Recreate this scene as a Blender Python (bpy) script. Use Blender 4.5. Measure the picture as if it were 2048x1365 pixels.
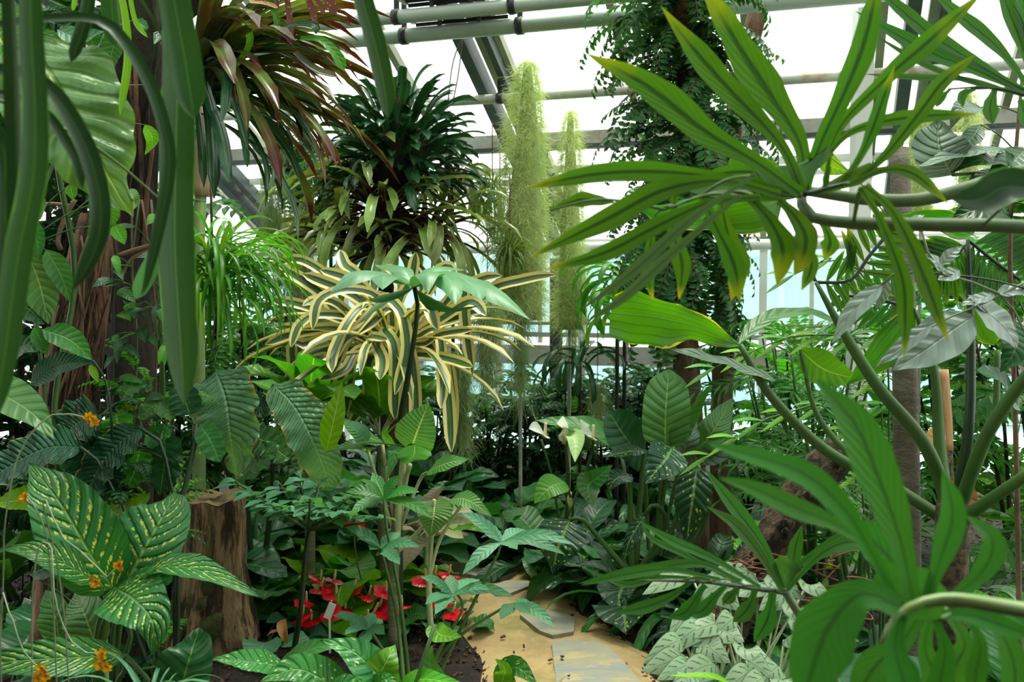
import bpy, math, random
import numpy as np
from mathutils import Vector, Matrix
for o in list(bpy.data.objects): bpy.data.objects.remove(o, do_unlink=True)
SC = bpy.context.scene; COL = SC.collection
# ---------------------------------------------------------------- camera, sky, exposure
F = 1900.0; CAMZ = 1.55; PITCH = math.atan((682.5-580)/F)
cam = bpy.data.cameras.new('camera'); camo = bpy.data.objects.new('camera', cam); COL.objects.link(camo)
camo.location = (0,0,CAMZ); camo.rotation_euler = (math.pi/2-PITCH,0,0)
cam.sensor_width = 36; cam.lens = F/2048*36; cam.clip_start = .05; cam.clip_end = 300
cam.dof.use_dof = True; cam.dof.focus_distance = 3.3; cam.dof.aperture_fstop = 5.6
SC.camera = camo
w = bpy.data.worlds.new('overcast'); SC.world = w; w.use_nodes = True
bg = w.node_tree.nodes['Background']; bg.inputs[0].default_value = (1.0,1.0,0.95,1); bg.inputs[1].default_value = 2.1
sun = bpy.data.lights.new('sun','SUN'); sun.energy = 5.0; sun.angle = math.radians(24); sun.color = (1,.96,.85)
suno = bpy.data.objects.new('sun', sun); COL.objects.link(suno); suno.rotation_euler = (math.radians(-14), math.radians(9), 0)
SC.view_settings.view_transform = 'Standard'; SC.view_settings.look = 'None'
SC.view_settings.gamma = 1; SC.view_settings.use_curve_mapping = False
SC.view_settings.exposure = 0.36
# ---------------------------------------------------------------- helpers
FW = Vector((0,math.cos(PITCH),-math.sin(PITCH))); UP = Vector((0,math.sin(PITCH),math.cos(PITCH))); CAM = Vector((0,0,CAMZ))
def ray(x,y): return FW + Vector((1,0,0))*((x-1024)/F) - UP*((y-682.5)/F)
def P(x,y,d): return CAM + ray(x,y)*d
def G(x,y,z=0.0):
    r = ray(x,y); return CAM + r*((z-CAMZ)/r.z)
def ground(x,d):
    p = P(x,700,d); return Vector((p.x,p.y,0))
def V(*a): return Vector(a)
def link(o, parent=None):
    COL.objects.link(o); o.parent = parent; return o
def tag(o,label,cat,group=None,kind=None):
    o['label']=label; o['category']=cat
    if group: o['group']=group
    if kind: o['kind']=kind
    return o
def thing(name,label,cat,loc=(0,0,0),group=None):
    o = bpy.data.objects.new(name,None); o.location=loc; o.empty_display_size=.05
    link(o); return tag(o,label,cat,group)
def struct(name,loc=(0,0,0)):
    o = bpy.data.objects.new(name,None); o.location=loc; link(o); o['kind']='structure'; return o
def mesh(name,verts,faces,mats,uv=None,smooth=True,midx=None):
    me = bpy.data.meshes.new(name); me.from_pydata([tuple(v) for v in verts],[],faces)
    for m in (mats if isinstance(mats,(list,tuple)) else [mats]): me.materials.append(m)
    if uv is not None:
        l = me.uv_layers.new(name='UVMap'); vi = np.zeros(len(me.loops),dtype=np.int32); me.loops.foreach_get('vertex_index',vi)
        l.data.foreach_set('uv', np.asarray(uv,dtype=np.float32)[vi].ravel())
    if smooth: me.polygons.foreach_set('use_smooth',[True]*len(me.polygons))
    if midx is not None: me.polygons.foreach_set('material_index',midx)
    me.update(); return me
def obj(name,me,parent=None,loc=None):
    o = bpy.data.objects.new(name,me); link(o,parent)
    if loc is not None: o.location = loc
    return o
def origin(root): return np.array(root.location) if root is not None else np.zeros(3)
def cr(pts,n):
    p = np.array([tuple(q) for q in pts],dtype=float)
    if len(p)==2: return p[0]+(p[1]-p[0])*np.linspace(0,1,n)[:,None]
    e = np.vstack([2*p[0]-p[1],p,2*p[-1]-p[-2]])
    seg = np.linalg.norm(np.diff(p,axis=0),axis=1); cum = np.concatenate([[0],np.cumsum(seg)]); cum/=cum[-1]
    out=[]
    for t in np.linspace(0,1,n):
        i=min(np.searchsorted(cum,t,side='right')-1,len(p)-2); u=(t-cum[i])/max(cum[i+1]-cum[i],1e-9)
        a,b,c,d=e[i],e[i+1],e[i+2],e[i+3]
        out.append(.5*((2*b)+(-a+c)*u+(2*a-5*b+4*c-d)*u*u+(-a+3*b-3*c+d)*u**3))
    return np.array(out)
PROF = {
 'ovate': ([0,.06,.15,.3,.45,.6,.75,.88,.95,1],[.05,.45,.8,1,.98,.84,.6,.3,.12,0]),
 'lance': ([0,.08,.2,.4,.55,.7,.85,.95,1],[.05,.32,.7,1,.98,.8,.45,.15,0]),
 'oblong':([0,.04,.12,.3,.6,.8,.9,.96,1],[.1,.55,.88,1,.97,.82,.55,.25,0]),
 'strap': ([0,.1,.4,.75,.9,.96,1],[.75,.8,.95,1,.85,.5,.05]),
 'strapr':([0,.1,.4,.75,.9,.96,.99,1],[.7,.75,.9,1,.97,.8,.4,.1]),
 'blade': ([0,.2,.5,.8,1],[.8,1,.85,.5,0]),
 'lobe':  ([0,.08,.2,.35,.5,.65,.8,.92,1],[.42,.36,.45,.68,.95,1,.72,.32,0]),
 'heart': ([0,.1,.25,.4,.55,.7,.85,.95,1],[.55,.88,1,.97,.82,.6,.32,.12,0]),
 'round': ([0,.08,.2,.4,.6,.8,.92,1],[.1,.5,.8,1,1,.8,.5,.05]),
 'fan':   ([0,.1,.3,.6,.85,.95,1],[.02,.2,.5,.9,1,.95,.85]),
}
def leafgeo(spine,hw,prof='ovate',N=(0,-.6,.8),N1=None,nu=6,nv=14,cup=.15,wave=0.,wf=3.,heart=0.,seed=0,wob=0.,notch=0.,asym=0.,pleat=None):
    rs=np.random.RandomState(seed)
    c=cr(spine,nv+1); t=np.linspace(0,1,nv+1); T=np.gradient(c,axis=0); T/=np.linalg.norm(T,axis=1)[:,None]+1e-9
    L=np.linalg.norm(np.diff(c,axis=0),axis=1).sum()
    N0=np.array(N,float); Ne=np.array(N1 if N1 is not None else N,float); NN=N0+(Ne-N0)*t[:,None]
    S=np.cross(T,NN); S/=np.linalg.norm(S,axis=1)[:,None]+1e-9; NN=np.cross(S,T)
    px,pw=PROF[prof]; wd=np.interp(t,px,pw)
    if nv>8:
        k=np.array([.2,.6,.2]); ws=np.convolve(np.pad(wd,1,'edge'),k,'valid'); ws[0]=wd[0]; ws[-1]=wd[-1]; wd=ws
    ph=rs.rand(4)*6.28; us=np.linspace(-1,1,nu+1); vs=[];uv=[]
    for i in range(nv+1):
        for u in us:
            a=abs(u); sd=0 if u<0 else 1
            wv=hw*wd[i]*(1+wob*math.sin(t[i]*wf*5.1+ph[sd])+wob*.6*math.sin(t[i]*wf*9.7+ph[2+sd]))*(1+asym*(1 if u>0 else -1))
            if notch: wv*=1-notch*a*(.5+.5*math.sin(t[i]*wf*6.28))
            h=cup*hw*wd[i]*(a**1.6) + wave*hw*a*a*math.sin(6.28*wf*t[i]+ph[sd])
            if pleat: h+=pleat[0]*hw*min(1,a*2.5)*math.sin(6.2832*(pleat[1]*t[i]-pleat[2]*a))*min(1,wd[i]*1.5)
            s=heart*hw*(a**1.7)*(1-t[i])**3
            vs.append(c[i]+S[i]*u*wv+NN[i]*h-T[i]*s); uv.append((.5+.5*u,t[i]))
    fs=[]
    for i in range(nv):
        for j in range(nu):
            a=i*(nu+1)+j; fs.append((a,a+1,a+nu+2,a+nu+1))
    return np.array(vs),fs,np.array(uv)
def tubegeo(pts,r,n=8,seg=None,seed=0,rough=0.,cap=True):
    seg=seg or max(2,(len(pts)-1)*4); c=cr(pts,seg+1)
    rr=np.interp(np.linspace(0,1,seg+1),np.linspace(0,1,len(r)),r) if hasattr(r,'__len__') else np.full(seg+1,r)
    T=np.gradient(c,axis=0); T/=np.linalg.norm(T,axis=1)[:,None]+1e-9
    ref=np.array([0,-1,.2]) if abs(T[:,1]).mean()<.8 else np.array([0,0,1.])
    S=np.cross(T,ref); S/=np.linalg.norm(S,axis=1)[:,None]+1e-9; B=np.cross(S,T)
    rs=np.random.RandomState(seed); vs=[];uv=[]
    for i in range(seg+1):
        for j in range(n+1):
            a=2*math.pi*j/n; k=(1+rough*(.55*math.sin(3*a+seed+i*.13)+.45*math.sin(5*a+i*.21+seed*2)+.35*math.sin(9*a-i*.17)+.5*(rs.rand()-.5))) if j<n else k0
            if j==0: k0=k
            vs.append(c[i]+(S[i]*math.cos(a)+B[i]*math.sin(a))*rr[i]*k); uv.append((j/n,i/seg))
    fs=[(i*(n+1)+j,i*(n+1)+j+1,(i+1)*(n+1)+j+1,(i+1)*(n+1)+j) for i in range(seg) for j in range(n)]
    if cap: fs+= [tuple(range(n-1,-1,-1)), tuple(seg*(n+1)+j for j in range(n))]
    return np.array(vs),fs,np.array(uv)
def join(parts):
    vs=[];fs=[];uv=[];mi=[];o=0
    for (v,f,u),m in parts:
        vs.append(v);uv.append(u);fs+=[tuple(i+o for i in q) for q in f];mi+=[m]*len(f);o+=len(v)
    return np.vstack(vs),fs,np.vstack(uv),mi
def boxgeo(a,b,w,h,up=(0,0,1)):
    a=np.array(a,float);b=np.array(b,float);T=b-a;L=np.linalg.norm(T);T/=L
    S=np.cross(T,np.array(up,float));S/=np.linalg.norm(S);U=np.cross(S,T)
    vs=[p+S*sx*w/2+U*sz*h/2 for p in (a,b) for sx,sz in((-1,-1),(1,-1),(1,1),(-1,1))]
    fs=[(0,1,2,3),(7,6,5,4),(0,4,5,1),(1,5,6,2),(2,6,7,3),(3,7,4,0)]
    return np.array(vs),fs,np.zeros((8,2))
def box(root,name,a,b,w,h,mat,up=(0,0,1)):
    v,f,u=boxgeo(a,b,w,h,up); return obj(name,mesh(name,v-origin(root),f,mat,smooth=False),root)
def tube(root,name,pts,r,mat,n=8,seg=None,rough=0.,seed=0,parent=None):
    v,f,u=tubegeo(pts,r,n,seg,seed,rough); return obj(name,mesh(name,v-origin(root),f,mat,u),parent or root)
def ptube(root,name,pts,wpx,mat,foot=False,**k):       # points (x,y,depth), width as seen; foot carries the base down into the soil
    if foot:
        x0,_,d0=pts[0]; pts=[(x0,682.5+F*((CAMZ+.04)/d0+FW.z)/UP.z,d0)]+list(pts)
        if hasattr(wpx,'__len__'): wpx=[wpx[0]]+list(wpx)
    d=[p[2] for p in pts]; W=wpx if hasattr(wpx,'__len__') else [wpx]*len(pts)
    return tube(root,name,[P(*p) for p in pts],[w_/2*dd/F for w_,dd in zip(W,d)],mat,**k)
SEED=[0]; BASES=[]; PUT=[]
def leaf(root,pts,wpx,mat,prof='ovate',name='leaf',d=None,parent=None,**k):
    pts=[(p[0],p[1],d if len(p)<3 else p[2]) for p in pts]
    md=sum(p[2] for p in pts)/len(pts); SEED[0]+=1; k.setdefault('seed',SEED[0])
    v,f,u=leafgeo([P(*p) for p in pts],wpx/2*md/F,prof,**k)
    o=obj(name,mesh(name,v-origin(root),f,mat,u),parent or root)
    if root is not None and parent is None: BASES.append((o,root,P(*pts[0]),wpx*md/F))
    return o
# ---------------------------------------------------------------- materials
def mat(name):
    m=bpy.data.materials.new(name); m.use_nodes=True; nt=m.node_tree; nt.nodes.clear()
    out=nt.nodes.new('ShaderNodeOutputMaterial'); return m,nt,out
class NB:
    def __init__(s,nt): s.nt=nt
    def n(s,t,**k):
        nd=s.nt.nodes.new(t)
        for a,b in k.items(): setattr(nd,a,b)
        return nd
    def l(s,a,b): s.nt.links.new(a,b)
    def m(s,op,a,b=None,c=None):
        nd=s.n('ShaderNodeMath',operation=op)
        for i,x in enumerate((a,b,c)):
            if x is None: continue
            if isinstance(x,(int,float)): nd.inputs[i].default_value=x
            else: s.l(x,nd.inputs[i])
        return nd.outputs[0]
    def mix(s,f,a,b):
        nd=s.n('ShaderNodeMix',data_type='RGBA')
        for i,x in ((0,f),(6,a),(7,b)):
            if isinstance(x,(int,float)): nd.inputs[i].default_value=x
            elif isinstance(x,tuple): nd.inputs[i].default_value=(*x,1) if len(x)==3 else x
            else: s.l(x,nd.inputs[i])
        return nd.outputs[2]
    def ss(s,x,a,b):
        nd=s.n('ShaderNodeMapRange',interpolation_type='SMOOTHSTEP'); s.l(x,nd.inputs[0]); nd.inputs[1].default_value=a; nd.inputs[2].default_value=b; return nd.outputs[0]
    def noise(s,scale,det=2,vec=None,rough=.5):
        nd=s.n('ShaderNodeTexNoise'); nd.inputs['Scale'].default_value=scale; nd.inputs['Detail'].default_value=det; nd.inputs['Roughness'].default_value=rough
        if vec is not None: s.l(vec,nd.inputs['Vector'])
        return nd.outputs[0]
def leafmat(name,c,c2=None,rib=None,ribw=.05,veins=9,slant=1.2,vb=.25,vc=.12,edge=None,edgew=.8,tip=None,tip0=.75,base=None,pat=None,pc=(.6,.65,.15),rough=.38,tr=.3,trc=None,jit=.35,spec=.32,mott=6.,hj=.03):
    m,nt,out=mat(name); b=NB(nt)
    uv=b.n('ShaderNodeUVMap'); sp=b.n('ShaderNodeSeparateXYZ'); b.l(uv.outputs[0],sp.inputs[0]); U,Vv=sp.outputs[0],sp.outputs[1]
    a=b.m('MULTIPLY',b.m('ABSOLUTE',b.m('SUBTRACT',U,.5)),2.)
    oi=b.n('ShaderNodeObjectInfo'); rnd=oi.outputs['Random']
    geo=b.n('ShaderNodeNewGeometry'); pos=geo.outputs['Position']
    c2=c2 or tuple(x*.6 for x in c)
    nz=b.noise(mott,3,pos); col=b.mix(b.ss(nz,.35,.65),c,c2)
    lat=b.m('SINE',b.m('MULTIPLY',b.m('SUBTRACT',b.m('MULTIPLY',Vv,float(veins)),b.m('MULTIPLY',a,slant)),6.2832))
    if vc: col=b.mix(b.m('MULTIPLY',b.ss(lat,.75,1.),vc),col,rib or tuple(min(1,x*2.2+.03) for x in c))
    if base: col=b.mix(b.ss(Vv,.7,.3),col,base)
    if pat=='dash':
        uvn=b.noise(22,3,uv.outputs[0],.7); l2=b.m('SINE',b.m('MULTIPLY',b.m('SUBTRACT',b.m('MULTIPLY',Vv,veins*1.0),b.m('MULTIPLY',a,slant)),6.2832))
        k=b.m('ADD',l2,b.m('MULTIPLY',b.m('SUBTRACT',uvn,.5),4.2)); k=b.ss(k,.8,1.05)
        k=b.m('MULTIPLY',k,b.m('MULTIPLY',b.ss(a,.82,.6),b.ss(a,.03,.1))); k=b.m('MULTIPLY',k,b.ss(Vv,.98,.85)); col=b.mix(k,col,pc)
    if pat=='stripe':
        col=b.mix(b.ss(a,.42,.52),col,pc); col=b.mix(b.m('MULTIPLY',b.ss(a,.12,.03),.5),col,tuple(x*1.6+.02 for x in c))
    if pat=='silver':
        uvn=b.noise(26,3,uv.outputs[0],.7); k=b.m('ADD',lat,b.m('MULTIPLY',b.m('SUBTRACT',uvn,.5),3.2)); k=b.ss(k,.62,.9)
        k=b.m('MAXIMUM',b.m('MULTIPLY',k,b.m('MULTIPLY',b.ss(a,.12,.25),b.ss(a,.85,.7))),b.m('MULTIPLY',b.ss(a,.04,.01),.7)); col=b.mix(k,col,pc); col=b.mix(b.ss(a,.9,.97),col,pc)
    if pat=='spot':
        vo=b.n('ShaderNodeTexVoronoi'); mp=b.n('ShaderNodeMapping'); mp.inputs['Scale'].default_value=(9,14,1); b.l(uv.outputs[0],mp.inputs[0]); b.l(mp.outputs[0],vo.inputs['Vector']); vo.inputs['Scale'].default_value=1.
        k=b.ss(vo.outputs['Distance'],.3,.2); k=b.m('MULTIPLY',k,b.m('MULTIPLY',b.ss(b.noise(4,1,uv.outputs[0]),.38,.5),b.ss(a,.92,.8))); col=b.mix(k,col,pc)
    if pat=='ray':
        col=b.mix(b.m('MULTIPLY',b.ss(b.m('SINE',b.m('MULTIPLY',U,44.)),.82,1.),.8),col,pc)
    if pat=='speck':
        col=b.mix(b.ss(b.noise(90,1,pos),.62,.68),col,pc)
    if rib: col=b.mix(b.ss(a,ribw,ribw*.35),col,rib)
    if edge: col=b.mix(b.ss(b.m('ADD',a,b.m('MULTIPLY',b.m('SUBTRACT',b.noise(14,2,pos),.5),.5)),edgew,min(1,edgew+.15)),col,edge)
    if tip: col=b.mix(b.m('MULTIPLY',b.ss(b.m('ADD',Vv,b.m('MULTIPLY',b.m('SUBTRACT',b.noise(9,2,pos),.5),.6)),tip0,min(1.1,tip0+.25)),b.ss(a,.15,.6) if tip0<.6 else 1.),col,tip)
    hsv=b.n('ShaderNodeHueSaturation'); hsv.inputs['Saturation'].default_value=1.12; b.l(col,hsv.inputs['Color']); b.l(b.m('ADD',1-jit/2,b.m('MULTIPLY',rnd,jit)),hsv.inputs['Value']); b.l(b.m('ADD',.5-hj/2,b.m('MULTIPLY',rnd,hj)),hsv.inputs['Hue'])
    col=hsv.outputs[0]
    pr=b.n('ShaderNodeBsdfPrincipled'); b.l(col,pr.inputs['Base Color']); pr.inputs['Roughness'].default_value=rough; pr.inputs['Specular IOR Level'].default_value=spec
    if vb:
        h=b.m('ADD',b.m('MULTIPLY',b.ss(lat,-.6,1.),-1.),b.m('MULTIPLY',b.ss(a,.08,.0),-1.))
        bp=b.n('ShaderNodeBump'); bp.inputs['Strength'].default_value=vb; bp.inputs['Distance'].default_value=.01; b.l(h,bp.inputs['Height']); b.l(bp.outputs[0],pr.inputs['Normal'])
    if tr:
        tl=b.n('ShaderNodeBsdfTranslucent')
        mx=b.n('ShaderNodeMix',data_type='RGBA',blend_type='MULTIPLY'); mx.inputs[0].default_value=1; b.l(col,mx.inputs[6]); mx.inputs[7].default_value=(*(trc or (1.9,1.75,.6)),1); b.l(mx.outputs[2],tl.inputs[0])
        sh=b.n('ShaderNodeMixShader'); sh.inputs[0].default_value=tr; b.l(pr.outputs[0],sh.inputs[1]); b.l(tl.outputs[0],sh.inputs[2]); b.l(sh.outputs[0],out.inputs[0])
    else: b.l(pr.outputs[0],out.inputs[0])
    return m
def surf(name,c,c2=None,scale=8.,rough=.6,bump=0.,bs=30.,metal=0.,c3=None,s3=3.,jit=0.,stretch=None,det=4,lo=.35,hi=.65):
    m,nt,out=mat(name); b=NB(nt); geo=b.n('ShaderNodeNewGeometry'); pos=geo.outputs['Position']
    if stretch:
        mp=b.n('ShaderNodeMapping'); mp.inputs['Scale'].default_value=stretch; b.l(pos,mp.inputs[0]); pos=mp.outputs[0]
    col=b.mix(b.ss(b.noise(scale,det,pos,.65),lo,hi),c,c2 or tuple(x*.6 for x in c))
    if c3: col=b.mix(b.ss(b.noise(s3,4,pos,.7),.52,.66),col,c3)
    if jit:
        oi=b.n('ShaderNodeObjectInfo'); hs=b.n('ShaderNodeHueSaturation'); b.l(col,hs.inputs['Color']); b.l(b.m('ADD',1-jit/2,b.m('MULTIPLY',oi.outputs['Random'],jit)),hs.inputs['Value']); col=hs.outputs[0]
    pr=b.n('ShaderNodeBsdfPrincipled'); b.l(col,pr.inputs['Base Color']); pr.inputs['Roughness'].default_value=rough; pr.inputs['Metallic'].default_value=metal
    if bump:
        bp=b.n('ShaderNodeBump'); bp.inputs['Strength'].default_value=bump; bp.inputs['Distance'].default_value=.03; b.l(b.noise(bs,5,pos,.7),bp.inputs['Height']); b.l(bp.outputs[0],pr.inputs['Normal'])
    b.l(pr.outputs[0],out.inputs[0]); return m
def glassmat(name,tint,gl=.06,diff=0.,dc=(1,1,1)):
    m,nt,out=mat(name); b=NB(nt); t=b.n('ShaderNodeBsdfTransparent'); t.inputs[0].default_value=(*tint,1)
    g=b.n('ShaderNodeBsdfGlossy'); g.inputs['Roughness'].default_value=.05; s=b.n('ShaderNodeMixShader'); s.inputs[0].default_value=gl; b.l(t.outputs[0],s.inputs[1]); b.l(g.outputs[0],s.inputs[2]); sh=s.outputs[0]
    if diff:
        tl=b.n('ShaderNodeBsdfTranslucent'); tl.inputs[0].default_value=(*dc,1); s2=b.n('ShaderNodeMixShader'); s2.inputs[0].default_value=diff; b.l(sh,s2.inputs[1]); b.l(tl.outputs[0],s2.inputs[2]); sh=s2.outputs[0]
    b.l(sh,out.inputs[0]); return m
M={}
M['soil']=surf('soil',(.035,.022,.015),(.012,.008,.006),14,.95,.8,60,c3=(.03,.035,.012),s3=2.)
M['sand']=surf('sand',(.50,.36,.16),(.38,.27,.12),5,.95,.5,90,c3=(.24,.22,.07),s3=2.2)
M['slate']=surf('slate',(.24,.27,.26),(.34,.31,.2),7,.75,.4,40,c3=(.45,.36,.18),s3=9,stretch=(.6,2.2,1))
M['chip']=surf('bark_chip',(.09,.04,.022),(.03,.014,.01),30,.9,.3,80)
M['lawn']=surf('pale_gravel',(.62,.66,.60),(.52,.56,.5),3,.9,.3,40)
M['white']=surf('white_paint',(.75,.78,.74),(.65,.68,.64),3,.5)
M['pipe']=surf('pale_pipe',(.50,.60,.52),(.42,.52,.45),2,.45)
M['rustpipe']=surf('rusty_pipe',(.50,.52,.46),(.40,.42,.36),3,.6,c3=(.35,.17,.07),s3=2.5)
M['steel']=surf('grey_steel',(.06,.08,.08),(.03,.045,.045),5,.5)
M['galv']=surf('galvanised',(.42,.44,.42),(.33,.33,.30),4,.55,c3=(.3,.24,.17),s3=5)
M['bar']=surf('glazing_bar',(.30,.32,.22),(.22,.24,.17),5,.6)
M['black']=surf('dark_metal',(.03,.035,.035),(.015,.02,.02),9,.5)
M['rust']=surf('rust_box',(.32,.2,.1),(.2,.12,.06),12,.8,.3)
M['roofglass']=glassmat('roof_glass',(.97,1,.98),.04)
M['glass']=glassmat('window_glass',(.80,.96,.97),.06)
M['teal']=surf('teal_cladding',(.66,.80,.82),(.6,.75,.78),1.5,.4)
M['masonry']=surf('masonry',(.12,.11,.085),(.05,.055,.035),3,.95,.6,14,jit=.3)
M['bark']=surf('dark_bark',(.034,.023,.015),(.01,.007,.005),12,.95,1.,25,c3=(.03,.04,.012),s3=5,stretch=(1,1,.35))
M['bark2']=surf('fibrous_bark',(.17,.085,.045),(.05,.025,.014),14,.95,1.,35,c3=(.30,.15,.08),s3=9,stretch=(1,1,.3),lo=.42,hi=.58)
M['bark3']=surf('reddish_bark',(.20,.115,.07),(.09,.05,.03),14,.95,1.,30,stretch=(1,1,.25))
M['stump']=surf('stump_wood',(.38,.26,.125),(.045,.03,.015),26,.95,1.,60,c3=(.13,.13,.03),s3=9,stretch=(1,1,.16),lo=.42,hi=.6)
M['stumptop']=surf('stump_top',(.27,.20,.09),(.17,.14,.055),9,.95,.6,50,c3=(.06,.045,.025),s3=6)
M['log']=surf('log_bark',(.15,.10,.06),(.03,.021,.014),22,.95,1.,50,c3=(.06,.07,.022),s3=9,lo=.42,hi=.58)
M['moss']=surf('moss',(.10,.12,.025),(.05,.06,.015),20,.95,.8,60)
M['hairs']=leafmat('pale_hair',(.62,.68,.36),(.50,.58,.28),vb=0,vc=0,rough=.8,tr=.3,spec=.1,trc=(1.2,1.2,.9),mott=3)
M['spanish']=leafmat('spanish_moss',(.32,.40,.22),(.22,.30,.15),vb=0,vc=0,rough=.8,tr=.3,spec=.1,trc=(1.2,1.2,.9),mott=3)
M['core']=surf('column_core',(.42,.48,.22),(.32,.4,.16),20,.95)
M['culm']=surf('green_culm',(.24,.36,.12),(.17,.28,.09),5,.4)
M['sheath']=surf('dry_sheath',(.42,.29,.18),(.28,.18,.11),9,.8,.5,30,stretch=(1,1,.15),jit=.2)
M['gold']=surf('golden_sheath',(.50,.30,.12),(.34,.19,.07),8,.6,.4,30,stretch=(1,1,.15))
M['palmtrunk']=surf('palm_trunk',(.17,.16,.12),(.10,.09,.06),9,.9,.6,25,stretch=(1,1,2))
M['stemg']=surf('green_stem',(.045,.125,.022),(.035,.095,.018),6,.6,jit=.3)
M['stemd']=surf('dark_stem',(.018,.05,.022),(.012,.035,.016),6,.45,jit=.2)
M['stemp']=surf('pale_stem',(.46,.52,.30),(.36,.45,.22),6,.5,jit=.2)
M['stemphil']=surf('aroid_petiole',(.065,.13,.04),(.05,.105,.03),30,.6,.1,80)
M['stemgrey']=surf('grey_stem',(.20,.28,.16),(.14,.2,.12),20,.6)
M['ringstem']=surf('ringed_stem',(.20,.17,.11),(.07,.12,.035),3,.7,stretch=(.2,.2,16))
M['twig']=surf('twig',(.20,.13,.08),(.1,.07,.04),10,.9)
M['vine']=surf('vine_root',(.22,.09,.05),(.12,.05,.03),10,.9)
M['redspathe']=leafmat('red_spathe',(.62,.012,.025),(.5,.01,.02),vb=.15,vc=0,rough=.2,tr=.1,trc=(1.5,1,1),veins=5,jit=.3,hj=.004)
M['pinkspathe']=leafmat('coral_spathe',(.8,.06,.05),(.7,.05,.05),vb=.1,vc=0,rough=.25,tr=.2,trc=(1.3,1,1),jit=.1,hj=.004)
M['whitespathe']=leafmat('white_spathe',(.9,.93,.86),(.85,.9,.8),vb=.05,vc=0,rough=.4,tr=.45,trc=(1,1,.95),jit=.1)
M['limespathe']=leafmat('lime_spathe',(.6,.75,.4),(.5,.68,.3),vb=.1,vc=0,rough=.4,tr=.3,trc=(1.1,1.1,.8),jit=.1)
M['spadix']=surf('spadix',(.75,.6,.2),(.8,.72,.5),30,.6,.3,200)
M['yellow']=leafmat('yellow_petal',(.75,.45,.04),(.5,.2,.02),vb=0,vc=0,rough=.5,tr=.25,trc=(1.2,1.2,1),mott=60)
M['tagw']=surf('plant_tag_white',(.8,.82,.8),(.75,.78,.75),3,.4)
M['dry']=leafmat('dry_leaf',(.42,.26,.13),(.28,.15,.07),rough=.8,tr=.2,spec=.1)
# leaves
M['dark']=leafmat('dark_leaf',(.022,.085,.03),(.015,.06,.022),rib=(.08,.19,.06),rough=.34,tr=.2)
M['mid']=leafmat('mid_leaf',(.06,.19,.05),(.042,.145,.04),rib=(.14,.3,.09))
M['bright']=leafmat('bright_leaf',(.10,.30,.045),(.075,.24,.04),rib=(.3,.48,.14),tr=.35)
M['lime']=leafmat('lime_leaf',(.19,.42,.05),(.14,.34,.04),rib=(.4,.6,.2),tr=.4)
M['blue']=leafmat('bluegreen_leaf',(.09,.235,.13),(.065,.18,.10),rib=(.14,.28,.17),rough=.45,veins=8)
M['ribbed']=leafmat('ribbed_leaf',(.15,.31,.19),(.12,.26,.15),rib=(.2,.4,.25),ribw=.045,veins=20,slant=2.4,vb=.7,vc=.1,edge=(.38,.3,.1),edgew=.93,rough=.33)
M['ribbedd']=leafmat('ribbed_dark_leaf',(.028,.10,.05),(.02,.075,.035),rib=(.07,.17,.08),veins=18,slant=2.4,vb=.7,vc=.1,edge=(.25,.25,.08),edgew=.97,rough=.33)
M['quilt']=leafmat('quilted_leaf',(.10,.225,.085),(.08,.185,.07),rib=(.24,.38,.13),veins=9,slant=1.6,vb=.5,vc=.25,rough=.3)
M['quiltg']=leafmat('grey_quilted_leaf',(.13,.20,.15),(.10,.16,.12),rib=(.22,.32,.2),veins=8,slant=1.4,vb=.7,vc=.2,rough=.45,tr=.15)
M['grey']=leafmat('grey_leaf',(.25,.33,.31),(.20,.275,.25),rib=(.06,.1,.08),ribw=.025,veins=5,slant=.9,vb=.3,vc=.25,rough=.38,tr=.12,spec=.5)
M['dief']=leafmat('dashed_leaf',(.045,.165,.055),(.035,.14,.048),rib=(.16,.33,.12),ribw=.05,veins=11,slant=2.6,vb=.6,vc=.05,pat='dash',pc=(.48,.60,.16),rough=.36,tr=.25)
M['spotd']=leafmat('spotted_dark_leaf',(.018,.065,.03),(.014,.05,.024),rib=(.16,.28,.10),ribw=.1,veins=9,slant=1.6,vb=.4,vc=.05,pat='spot',pc=(.42,.56,.13),rough=.3,tr=.15,edge=(.4,.25,.11),edgew=1.0)
M['spotm']=leafmat('spotted_leaf',(.05,.20,.05),(.04,.16,.045),rib=(.16,.36,.12),veins=9,vb=.4,pat='spot',pc=(.45,.6,.25),rough=.32,tr=.3)
M['palerib']=leafmat('pale_ribbed_leaf',(.12,.30,.10),(.09,.24,.075),rib=(.55,.68,.35),ribw=.06,veins=15,slant=1.8,vb=.55,vc=.3,rough=.28,tr=.35)
M['strapf']=leafmat('strap_leaf',(.018,.05,.022),(.014,.04,.018),rib=(.035,.085,.032),ribw=.1,veins=0,vb=.08,vc=0,edge=(.06,.16,.045),edgew=.96,rough=.42,tr=.22)
M['strapl']=leafmat('strap_leaf_light',(.025,.072,.025),(.02,.058,.021),rib=(.06,.14,.045),ribw=.06,veins=0,vb=.1,vc=0,edge=(.08,.2,.045),edgew=.94,rough=.42,tr=.3)
M['straplime']=leafmat('narrow_lime_leaf',(.17,.36,.06),(.12,.28,.05),rib=(.24,.44,.1),veins=0,vb=.2,vc=0,tr=.4)
M['brom']=leafmat('bromeliad_dark_leaf',(.03,.10,.042),(.02,.068,.03),rib=(.04,.11,.05),ribw=.2,veins=0,vb=.3,vc=0,rough=.22,tr=.12,jit=.6,mott=9,spec=.6)
M['bromb']=leafmat('bromeliad_burgundy_leaf',(.20,.28,.09),(.14,.21,.065),base=(.045,.014,.016),rib=None,veins=0,vb=0,vc=0,edge=(.32,.38,.13),edgew=.85,rough=.25,tr=.15,jit=.7,mott=12)
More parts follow.
